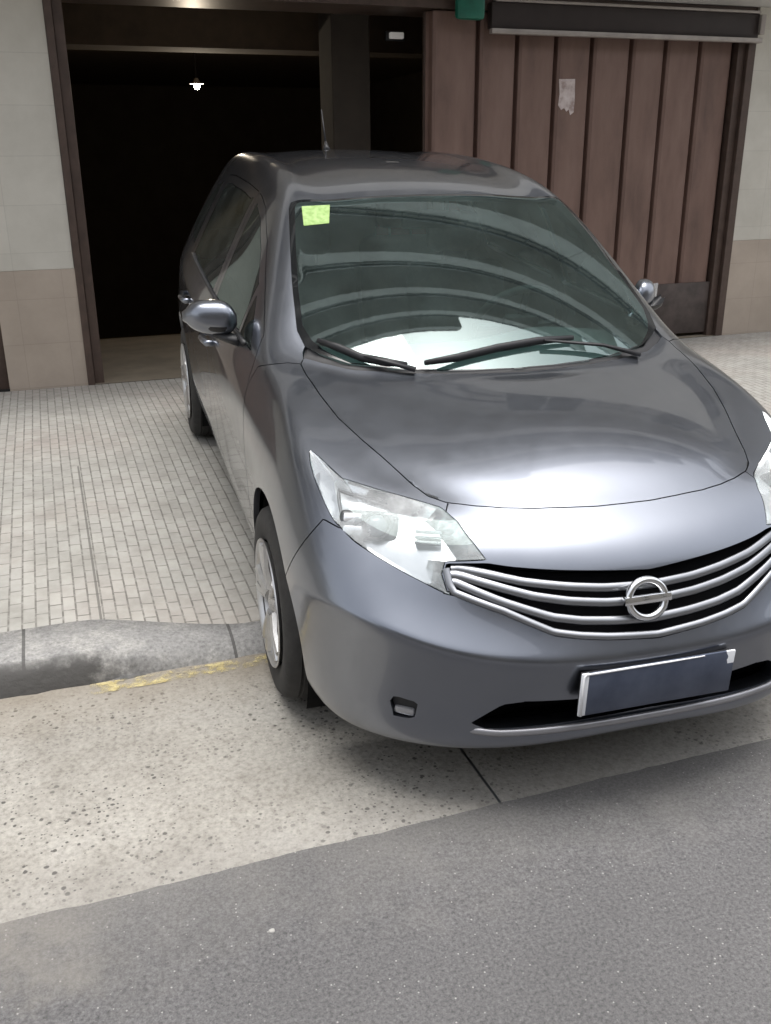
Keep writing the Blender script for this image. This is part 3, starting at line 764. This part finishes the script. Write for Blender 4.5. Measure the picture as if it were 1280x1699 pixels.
# brown silt along the kerb, tyre grime further out
dy = mth(nt, 'ADD', axis(nt, v, 1), mth(nt, 'MULTIPLY', mth(nt, 'SUBTRACT', noise(nt, v, 5, 7, .7), .5), .28))
c = mix(nt, ramp(nt, mth(nt, 'SUBTRACT', dy, 2.), [(.62, (0, 0, 0)), (.90, (.62, .62, .62))]), c, (.19, .16, .12))
c = mix(nt, ramp(nt, noise(nt, v, 1.1, 6, .6), [(.50, (0, 0, 0)), (.72, (.5, .5, .5))]), c, (.22, .20, .17))
c = mix(nt, ramp(nt, mth(nt, 'ADD', mth(nt, 'MULTIPLY', dy, -1.), 2.4), [(.30, (0, 0, 0)), (.56, (.4, .4, .4))]), c, (.21, .20, .19))
nt.links.new(c, b.inputs['Base Color']); b.inputs['Roughness'].default_value = .9
bump(nt, b, noise(nt, v, 60, 5), .5, .006)
GUT = m
JX = .985   # the joint runs across the gutter from here
sheet('gutter', strip([-60, -3, JX-.004], [(1.88, .006), (2.2, .004), (2.5, .0045), (2.93, .005)]), m)
bm = strip([JX+.004, 8, 60], [(1.88, .006), (2.2, .004), (2.5, .0045), (2.93, .005)])
sheet('gutter', bm, m)
sheet('gutter_joint', strip([JX-.02, JX+.02], [(1.9, -.004), (2.93, -.004)]), TRIM)
# kerb of grey stones, dropped in front of the garage door
def drop(x): t = min(1, max(0, (x+.10)/.62)); return t*t*(3-2*t)
def kz(x): return .105-.050*drop(x)   # top of the kerb, dropped before the door
m, nt, b = new_mat('kerb_stone'); v = coords(nt)
base = ramp(nt, noise(nt, v, 3.5, 8, .7), [(.30, (.17, .168, .166)), (.5, (.26, .256, .248)), (.66, (.39, .38, .355))])
gr = ramp(nt, noise(nt, v, 80, 4, .7), [(.3, (.65, .65, .65)), (.5, (1, 1, 1)), (.7, (1.3, 1.3, 1.3))])
c = mix(nt, 1., base, gr, 'MULTIPLY')
sp_ = nt.nodes.new('ShaderNodeSeparateXYZ'); nt.links.new(v, sp_.inputs[0])
# worn yellow line along the foot of the dropped kerb
yy = nt.nodes.new('ShaderNodeMath'); yy.operation = 'MULTIPLY_ADD'; yy.inputs[1].default_value = .10; nt.links.new(noise(nt, v, 14, 6, .75), yy.inputs[0]); nt.links.new(sp_.outputs[1], yy.inputs[2])
yl = ramp(nt, yy.outputs[0], [(.0, (0, 0, 0)), (1, (1, 1, 1))])
def ye(x): t = min(1, max(0, (x-.02)/.5)); return .0-.125*t   # the kerb narrows towards the drop
# darker, noise-edged band along the kerb's foot left of the drop
def mth(op, a, b_):
    n = nt.nodes.new('ShaderNodeMath'); n.operation = op
    for i, q in enumerate((a, b_)):
        if isinstance(q, (int, float)): n.inputs[i].default_value = q
        else: nt.links.new(q, n.inputs[i])
    return n.outputs[0]
jx = mth('ABSOLUTE', mth('SUBTRACT', mth('FRACT', mth('MULTIPLY', mth('ADD', sp_.outputs[0], .57), 1.45), 0.), .5), 0.)
c = mix(nt, mth('MULTIPLY', mth('LESS_THAN', jx, .008), .8), c, (.06, .058, .055))
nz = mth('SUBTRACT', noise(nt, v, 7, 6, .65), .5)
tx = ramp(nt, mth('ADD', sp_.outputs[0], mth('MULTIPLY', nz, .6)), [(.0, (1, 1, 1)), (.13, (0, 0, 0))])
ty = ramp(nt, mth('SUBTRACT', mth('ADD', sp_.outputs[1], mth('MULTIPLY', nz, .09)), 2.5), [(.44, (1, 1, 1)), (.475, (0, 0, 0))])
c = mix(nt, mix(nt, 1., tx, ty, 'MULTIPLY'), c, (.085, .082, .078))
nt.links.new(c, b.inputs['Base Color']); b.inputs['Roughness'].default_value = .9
bump(nt, b, noise(nt, v, 35, 6), .6, .008)
KERB = m
xs = [-60, -20, -6, -3, -1.5] + [x/20 for x in range(-20, 21)] + [1.5, 3, 6, 8, 20, 60]
random.seed(3)
jit = {x: random.uniform(-.006, .006) for x in xs}
bm = bmesh.new(); rows = []
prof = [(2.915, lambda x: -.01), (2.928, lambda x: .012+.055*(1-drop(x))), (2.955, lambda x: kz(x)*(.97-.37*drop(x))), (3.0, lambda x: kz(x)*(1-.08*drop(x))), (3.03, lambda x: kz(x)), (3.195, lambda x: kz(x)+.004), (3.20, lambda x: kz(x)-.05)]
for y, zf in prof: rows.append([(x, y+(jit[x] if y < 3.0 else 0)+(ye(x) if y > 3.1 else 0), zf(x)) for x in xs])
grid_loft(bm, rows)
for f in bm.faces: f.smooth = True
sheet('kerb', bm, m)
# worn yellow paint lying on the gutter along the kerb's foot
m, nt, b = new_mat('worn_yellow_paint'); v = coords(nt)
msk = ramp(nt, noise(nt, v, 16, 8, .75), [(.45, (0, 0, 0)), (.60, (.75, .75, .75))])
nt.links.new(ramp(nt, noise(nt, v, 40, 5), [(.3, (.42, .34, .14)), (.7, (.66, .57, .30))]), b.inputs['Base Color'])
nt.links.new(msk, b.inputs['Alpha']); b.inputs['Roughness'].default_value = .8
sheet('yellow_line', strip([-.03+.05*i for i in range(0, 14)], [(2.84, lambda x: .0085), (2.885, lambda x: .0085), (2.905, lambda x: .011)]), m)
# pavement of small bar tiles
def sz(y): return .0
m, nt, b = new_mat('pavement_tiles'); v = coords(nt)
mp = nt.nodes.new('ShaderNodeMapping'); mp.inputs['Rotation'].default_value = (0, 0, R(90)); nt.links.new(v, mp.inputs['Vector'])
def bricks(bw, bh, mortar, off=.5):
    br = nd(nt, 'ShaderNodeTexBrick'); br.offset = off; br.inputs['Scale'].default_value = 1; br.inputs['Brick Width'].default_value = bw; br.inputs['Row Height'].default_value = bh
    br.inputs['Mortar Size'].default_value = mortar; br.inputs['Mortar Smooth'].default_value = .3; br.inputs['Bias'].default_value = 0
    br.inputs['Color1'].default_value = (.0, .0, .0, 1); br.inputs['Color2'].default_value = (1, 1, 1, 1); br.inputs['Mortar'].default_value = (.5, .5, .5, 1)
    nt.links.new(mp.outputs[0], br.inputs['Vector']); return br
br = bricks(.108, .046, .0038)
tone = ramp(nt, noise(nt, v, .9, 5), [(.3, (.305, .30, .275)), (.5, (.355, .345, .318)), (.7, (.365, .33, .30))])
var = ramp(nt, br.outputs['Color'], [(0, (.94, .94, .94)), (1, (1.04, 1.04, 1.035))])
c = mix(nt, 1., tone, var, 'MULTIPLY')
grime = ramp(nt, noise(nt, v, 6, 8, .7), [(.3, (.78, .77, .75)), (.6, (1.05, 1.05, 1.05))])
c = mix(nt, 1., c, grime, 'MULTIPLY')
worn = ramp(nt, noise(nt, v, 22, 4, .7), [(.36, (.25, .25, .25)), (.58, (1, 1, 1))])
c = mix(nt, mix(nt, 1., br.outputs['Fac'], worn, 'MULTIPLY'), c, (.155, .145, .13))
slit = mth('MULTIPLY', mth('LESS_THAN', mth('ABSOLUTE', mth('SUBTRACT', axis(nt, v, 0), .035), 0.), .0045), mth('LESS_THAN', axis(nt, v, 1), 4.9))
c = mix(nt, mth('MULTIPLY', slit, .75), c, (.10, .095, .085))
nt.links.new(c, b.inputs['Base Color']); b.inputs['Roughness'].default_value = .8
inv = nt.nodes.new('ShaderNodeMath'); inv.operation = 'SUBTRACT'; inv.inputs[0].default_value = 1; nt.links.new(br.outputs['Fac'], inv.inputs[1])
bump(nt, b, inv.outputs[0], .6, .004)
PAVE = m
def pz(y, x):
    e = kz(x)+.002; return float(np.interp(y, [3.195, 5.2, 6.86], [e, .166, .140]))
xs2 = [-60, -20, -6, -3, -1.5] + [x/10 for x in range(-10, 11)] + [1.5, 2, 3, 6, 8, 20, 60]
bm = bmesh.new(); grid_loft(bm, [[(x, y+ye(x)*max(0, 1-(y-3.196)/.7), pz(y, x)) for x in xs2] for y in (3.196, 3.3, 3.5, 3.8, 4.1, 4.4, 4.73, 5.2, 6.0, 6.86)])
bmesh.ops.recalc_face_normals(bm, faces=bm.faces)
if bm.faces[:][0].normal.z < 0: bmesh.ops.reverse_faces(bm, faces=bm.faces)
sheet('pavement', bm, m)
# dark broken patch where the kerb has crumbled
bm = bmesh.new(); random.seed(11)
def lump(cx, cy, rx, ry, h, n=14):
    ring = []; c = bm.verts.new((cx, cy, h))
    mid = [bm.verts.new((cx+rx*.6*math.cos(2*math.pi*k/n)*random.uniform(.8, 1.15), cy+ry*.6*math.sin(2*math.pi*k/n)*random.uniform(.8, 1.15), h*random.uniform(.7, .95))) for k in range(n)]
    out = [bm.verts.new((cx+rx*math.cos(2*math.pi*k/n)*random.uniform(.8, 1.2), cy+ry*math.sin(2*math.pi*k/n)*random.uniform(.8, 1.2), .003)) for k in range(n)]
    for k in range(n):
        bm.faces.new((c, mid[k], mid[(k+1) % n])); bm.faces.new((mid[k], out[k], out[(k+1) % n], mid[(k+1) % n]))
lump(.10, 2.925, .06, .02, .015)
obj_patch = obj('tar_patch', bm, plain('tar', (.10, .098, .095), .8, scale=40, var=.4), smooth=True)
tag(obj_patch, kind='structure')
# garage floor and ramp going down inside
FLOORM = plain('garage_floor', (.19, .16, .12), .75, scale=3, var=.25)
bm = bmesh.new(); grid_loft(bm, [[(x, y, z) for x in (.2, 5.5)] for y, z in ((6.863, .142), (7.4, .140), (8.0, .125), (8.6, .09), (9.2, .03), (10, -.09), (18, -1.7))]); sheet('garage_ramp', bm, FLOORM)
# ---------------------------------------------------------------- the building
B = empty('garage_building', (2.8, 6.87, .15))
tag(B, 'beige tiled apartment building with an open garage doorway and balconies above', 'building')
def part(name, bm, mat, parent=B, **kw):
    bmesh.ops.translate(bm, verts=bm.verts, vec=-B.location); return obj(name, bm, mat, parent, **kw)
def tile_mat(name, col, w_, h_, grout=.004, dark=.75, spread=.05):
    m, nt, b = new_mat(name); v = coords(nt)
    mp = nt.nodes.new('ShaderNodeMapping'); mp.inputs['Rotation'].default_value = (R(-90), 0, 0); nt.links.new(v, mp.inputs['Vector'])
    br = nd(nt, 'ShaderNodeTexBrick'); br.offset = 0; br.inputs['Scale'].default_value = 1; br.inputs['Brick Width'].default_value = w_; br.inputs['Row Height'].default_value = h_
    br.inputs['Mortar Size'].default_value = grout; br.inputs['Mortar Smooth'].default_value = .6
    br.inputs['Color1'].default_value = (*[c*(1-spread) for c in col], 1); br.inputs['Color2'].default_value = (*[c*(1+spread) for c in col], 1); br.inputs['Mortar'].default_value = (*[c*dark for c in col], 1)
    nt.links.new(mp.outputs[0], br.inputs['Vector'])
    st = ramp(nt, noise(nt, v, 2.2, 7, .65), [(.3, (.86, .855, .84)), (.65, (1.05, 1.05, 1.05))])
    nt.links.new(mix(nt, 1., br.outputs['Color'], st, 'MULTIPLY'), b.inputs['Base Color']); b.inputs['Roughness'].default_value = .55
    bump(nt, b, noise(nt, v, 25, 4), .08, .004)
    return m
UP = tile_mat('pale_tile', (.56, .535, .475), .60, .30, .003, .86, .03)
LO = tile_mat('tan_tile', (.42, .355, .295), .30, .30, .003, .86, .03)
STUC = plain('facade_render', (.58, .565, .535), .85, scale=2)
BROWN = plain('brown_metal', (.085, .058, .047), .45, .2, .2, 12)
HGT = 20.4
for x0, x1 in ((-.325, .185), (5.53, 9.0)):
    bm = bmesh.new(); box(bm, (x0, 6.87, .94), (x1, 7.4, 2.70)); part('pier', bm, UP)
    bm = bmesh.new(); box(bm, (x0-.003, 6.866, .10), (x1+.003, 7.4, .9385)); part('pier_base', bm, LO)
bm = bmesh.new(); box(bm, (-14, 6.885, .1), (-1.3, 7.4, 2.70)); part('pier', bm, UP)
bm = bmesh.new(); box(bm, (-14, 6.88, 2.703), (6.6, 7.4, HGT)); box(bm, (6.601, 6.88, 2.703), (12.6, 7.4, 18.9)); box(bm, (12.601, 6.95, 2.703), (20, 7.4, 6.4)); box(bm, (9.0, 6.885, .1), (20, 7.4, 2.70)); part('facade', bm, STUC)
bm = bmesh.new(); box(bm, (.19, 6.90, 2.60), (5.53, 7.38, 2.7025)); part('lintel', bm, BROWN)
WINM = plain('window_dark', (.03, .035, .04), .1)
WHT = plain('painted_white', (.62, .62, .60), .5)
RAIL = plain('railing_dark', (.05, .05, .055), .5, .5)
BALM = plain('balcony_slab', (.62, .61, .58), .8, scale=2)
for fl in range(6):
    z = 3.0+2.9*fl
    for xa, xb in ((-13.5, -2.6), (-2.4, 6.5), (6.52, 12.5)):
        if xa > 6 and fl > 4: continue
        bm = bmesh.new(); box(bm, (xa, 5.95, z), (xb, 6.878, z+.18)); box(bm, (xa, 5.95, z+.1805), (xb, 6.05, z+.62)); bal = part('balcony', bm, BALM)
        bm = bmesh.new()
        box(bm, (xa+.02, 5.975, z+1.02), (xb-.02, 6.02, z+1.07)); box(bm, (xa+.02, 5.98, z+.80), (xb-.02, 6.01, z+.825))
        n = int((xb-xa)/.45)
        for i in range(n+1): box(bm, (xa+.03+i*(xb-xa-.08)/n, 5.985, z+.621), (xa+.05+i*(xb-xa-.08)/n, 6.005, z+1.03))
        part('railing', bm, RAIL, bal)
        nw = int((xb-xa)/2.4)
        for i in range(nw):
            xw = xa+.45+i*(xb-xa-.6)/nw
            bm = bmesh.new(); box(bm, (xw, 6.862, z+.185), (xw+1.5, 6.8795, z+2.35)); wf = part('window', bm, WHT)
            bm = bmesh.new(); box(bm, (xw+.06, 6.856, z+.26), (xw+.72, 6.8615, z+2.28)); box(bm, (xw+.78, 6.856, z+.26), (xw+1.44, 6.8615, z+2.28)); part('pane', bm, WINM, wf)
# garage interior
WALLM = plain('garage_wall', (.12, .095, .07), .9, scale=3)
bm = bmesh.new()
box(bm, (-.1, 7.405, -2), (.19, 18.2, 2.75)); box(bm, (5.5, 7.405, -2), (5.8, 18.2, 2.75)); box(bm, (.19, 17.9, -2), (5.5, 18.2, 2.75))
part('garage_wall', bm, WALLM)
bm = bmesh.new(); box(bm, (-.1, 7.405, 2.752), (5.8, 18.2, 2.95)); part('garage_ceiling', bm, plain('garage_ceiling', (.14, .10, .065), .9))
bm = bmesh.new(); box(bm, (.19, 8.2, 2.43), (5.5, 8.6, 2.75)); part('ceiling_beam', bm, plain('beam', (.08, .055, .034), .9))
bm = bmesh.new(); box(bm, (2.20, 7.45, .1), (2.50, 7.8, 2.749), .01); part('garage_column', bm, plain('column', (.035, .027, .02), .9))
# door frame of the garage
bm = bmesh.new(); box(bm, (.188, 6.855, .13), (.235, 6.98, 2.598), .004); box(bm, (.2365, 6.90, .13), (.30, 6.96, 2.598), .004); part('door_frame', bm, BROWN)
bm = bmesh.new(); box(bm, (5.39, 6.90, .13), (5.455, 6.99, 2.598), .004); box(bm, (5.4565, 6.862, .13), (5.527, 6.97, 2.598), .004); part('door_frame', bm, BROWN)
# brown ribbed gate leaf
GATE = empty('garage_gate', (4.1, 6.98, .15)); tag(GATE, 'brown ribbed metal garage gate leaf to the right of the open doorway', 'gate')
m, nt, b = new_mat('gate_brown'); v = coords(nt, (1, 1, .25))
c = ramp(nt, noise(nt, v, 5, 8, .65), [(.28, (.115, .072, .058)), (.5, (.178, .110, .088)), (.75, (.225, .148, .122))])
nt.links.new(c, b.inputs['Base Color']); b.inputs['Roughness'].default_value = .5; b.inputs['Metallic'].default_value = .1
bump(nt, b, noise(nt, v, 9, 5), .12, .006)
GATEM = m
def gpart(name, bm, mat, **kw):
    bmesh.ops.translate(bm, verts=bm.verts, vec=-GATE.location); return obj(name, bm, mat, GATE, **kw)
edges = [2.775, 3.146, 3.463, 3.785, 4.090, 4.433, 4.742, 5.059, 5.375]
bm = bmesh.new(); pr = []
for a, c_ in zip(edges, edges[1:]):
    pr += [(a, 7.01), (a+.022, 7.01), (a+.030, 6.956), (a+.05, 6.944), (c_-.022, 6.944), (c_-.008, 6.954), (c_-.004, 7.01)]
pr.append((5.385, 7.01))
grid_loft(bm, [[(x, y, .20) for x, y in pr], [(x, y, 2.59) for x, y in pr]])
r = bmesh.ops.extrude_face_region(bm, geom=bm.faces[:]); bmesh.ops.translate(bm, verts=[g for g in r['geom'] if isinstance(g, bmesh.types.BMVert)], vec=(0, .008, 0))
gpart('panel', bm, GATEM)
bm = bmesh.new(); box(bm, (2.765, 7.022, .18), (5.388, 7.05, .26)); box(bm, (2.765, 7.022, 2.50), (5.388, 7.05, 2.59)); box(bm, (2.765, 7.022, .262), (2.82, 7.05, 2.498)); gpart('gate_frame', bm, BROWN)
bm = bmesh.new(); box(bm, (4.80, 6.925, .17), (5.387, 6.944, .60), .004); gpart('kick_plate', bm, plain('dirty_plate', (.075, .058, .052), .6, .1, .35, 9), angle=40)
# dark cassette over the gate with a pale lower rail
CS = empty('gate_housing', (4.37, 6.82, 2.45)); tag(CS, 'dark roller housing with pale rails above the brown gate', 'housing')
def cpart(name, bm, mat, **kw):
    bmesh.ops.translate(bm, verts=bm.verts, vec=-CS.location); return obj(name, bm, mat, CS, **kw)
bm = bmesh.new(); box(bm, (3.20, 6.82, 2.475), (5.50, 6.897, 2.645), .006); cpart('housing', bm, plain('housing_dark', (.035, .026, .024), .5, .2), angle=40)
PALE = plain('rail_aluminium', (.36, .325, .30), .45, .4)
bm = bmesh.new(); box(bm, (3.19, 6.785, 2.440), (5.52, 6.84, 2.4745), .005); cpart('rail', bm, PALE, angle=40)
bm = bmesh.new(); box(bm, (3.22, 6.80, 2.6465), (5.49, 6.85, 2.665), .005); cpart('rail', bm, PALE, angle=40)
bm = bmesh.new(); box(bm, (5.49, 6.79, 2.50), (5.535, 6.85, 2.64), .006); cpart('end_cap', bm, PALE, angle=40)
# torn paper on the gate
bm = bmesh.new(); random.seed(5)
poly = [(3.828, 2.165), (3.965, 2.168), (3.972, 2.02), (3.968, 1.935), (3.94, 1.915), (3.925, 1.955), (3.905, 1.94), (3.885, 1.965), (3.86, 1.95), (3.832, 1.985), (3.84, 2.06)]
f = bm.faces.new([bm.verts.new((x, 6.9405, z)) for x, z in poly]); r = bmesh.ops.extrude_face_region(bm, geom=[f]); bmesh.ops.translate(bm, verts=[g for g in r['geom'] if isinstance(g, bmesh.types.BMVert)], vec=(0, .002, 0))
m, nt, b = new_mat('old_paper'); v = coords(nt); nt.links.new(ramp(nt, noise(nt, v, 12, 6), [(.35, (.33, .25, .23)), (.5, (.55, .47, .45)), (.7, (.66, .60, .58))]), b.inputs['Base Color'])
tag(obj('paper_notice', bm, m), 'torn pale paper notice stuck on the brown gate', 'notice')
# green sign
SG = empty('green_sign', (3.02, 6.80, 2.52)); tag(SG, 'small green box sign hanging by the top corner of the gate', 'sign')
bm = bmesh.new(); box(bm, (-.11, -.035, .0), (.11, .035, .26), .03); obj('sign_box', bm, plain('green_plastic', (.008, .13, .085), .4, scale=6, var=.3), SG, angle=40)
bm = bmesh.new(); tube(bm, [(0, 0, .25), (0, 0, .33), (0, .10, .33)], .012, 8); obj('bracket', bm, BROWN, SG, angle=40)
# lamps inside
def lamp(name, loc, label, strength, w_, h_):
    L = empty(name, loc); tag(L, label, 'lamp')
    m, nt, b = new_mat('lamp_glow'); b.inputs['Base Color'].default_value = (.8, .8, .78, 1); b.inputs['Emission Color'].default_value = (1, .95, .88, 1); b.inputs['Emission Strength'].default_value = strength
    return L, m
L, m = lamp('ceiling_lamp', (1.50, 9.4, 2.235), 'small lit bulb with a flared shade glowing in the dark garage', 9, 0, 0)
bm = bmesh.new(); lathe(bm, [(.0001, -.035), (.018, -.03), (.027, -.012), (.026, .008), (.014, .026)], 20); bmesh.ops.rotate(bm, verts=bm.verts, cent=(0, 0, 0), matrix=Matrix.Rotation(R(90), 3, 'X')); obj('bulb', bm, m, L, smooth=True)
bm = bmesh.new(); lathe(bm, [(.062, .012), (.03, .028), (.014, .06), (.0001, .062)], 24); bmesh.ops.rotate(bm, verts=bm.verts, cent=(0, 0, 0), matrix=Matrix.Rotation(R(90), 3, 'X')); obj('shade', bm, plain('shade_grey', (.4, .4, .4), .5), L, smooth=True)
bm = bmesh.new(); tube(bm, [(0, 0, .055), (0, 0, .515)], .006, 6); obj('cord', bm, BLACK, L)
pl = bpy.data.lights.new('bulb_light', 'POINT'); pl.energy = 10; pl.color = (1, .86, .66); pl.shadow_soft_size = .03; plo = bpy.data.objects.new('bulb_light', pl); COL.objects.link(plo); plo.parent = L; plo.location = (0, -.05, -.06)
L, m = lamp('wall_lamp', (2.70, 7.42, 2.475), 'faint grey strip lamp in the dark gap beside the gate', .06, 0, 0)
bm = bmesh.new(); box(bm, (-.055, -.02, -.022), (.055, .02, .022), .008); obj('diffuser', bm, m, L, angle=40)
bm = bmesh.new(); box(bm, (-.075, .0215, -.034), (.075, .05, .034), .006); obj('lamp_base', bm, BLACK, L, angle=40)
# neighbouring door at the left edge
ND = empty('brown_door', (-.8, 6.95, .15)); tag(ND, 'brown metal door left of the tiled pier', 'door')
bm = bmesh.new(); box(bm, (-.50, .0, 0), (.40, .04, 2.5), .004)
for i in range(4): box(bm, (-.45+i*.22, -.012, .1), (-.27+i*.22, -.0005, 2.4), .004)
obj('leaf', bm, GATEM, ND, angle=40)
bm = bmesh.new(); box(bm, (.4015, -.06, 0), (.472, .06, 2.54), .004); obj('frame', bm, BROWN, ND, angle=40)
# a pale chip of stone on the asphalt
bm = bmesh.new(); bmesh.ops.create_icosphere(bm, subdivisions=2, radius=.0065); random.seed(2)
for v_ in bm.verts: v_.co = Vector((v_.co.x*1.2, v_.co.y, v_.co.z*.55))*random.uniform(.8, 1.15)
st = obj('stone_chip', bm, plain('white_stone', (.36, .35, .33), .8), smooth=True); st.location = (.30, 1.665, .004)
tag(st, 'tiny white stone chip lying on the dark asphalt', 'stone')

# unseen house front behind the camera, added to block low sky and darken the nose
OB = empty('added_street_house', (2, -8.5, 0)); tag(OB, 'unseen plain house front with small square windows, added across the street to block low sky', 'building')
bm = bmesh.new(); box(bm, (-22, -4, 0), (22, 0, 8.2)); obj('wall', bm, plain('house_render', (.30, .28, .25), .85, scale=2), OB)
for fl in range(3):
    for k in range(9):
        x = -19.5+4.6*k; z = .9+2.6*fl
        bm = bmesh.new(); box(bm, (x, .003, z), (x+1.5, .06, z+1.5)); f_ = obj('window', bm, WHT, OB)
        bm = bmesh.new(); box(bm, (x+.08, .061, z+.08), (x+1.42, .07, z+1.42)); obj('pane', bm, WINM, f_)
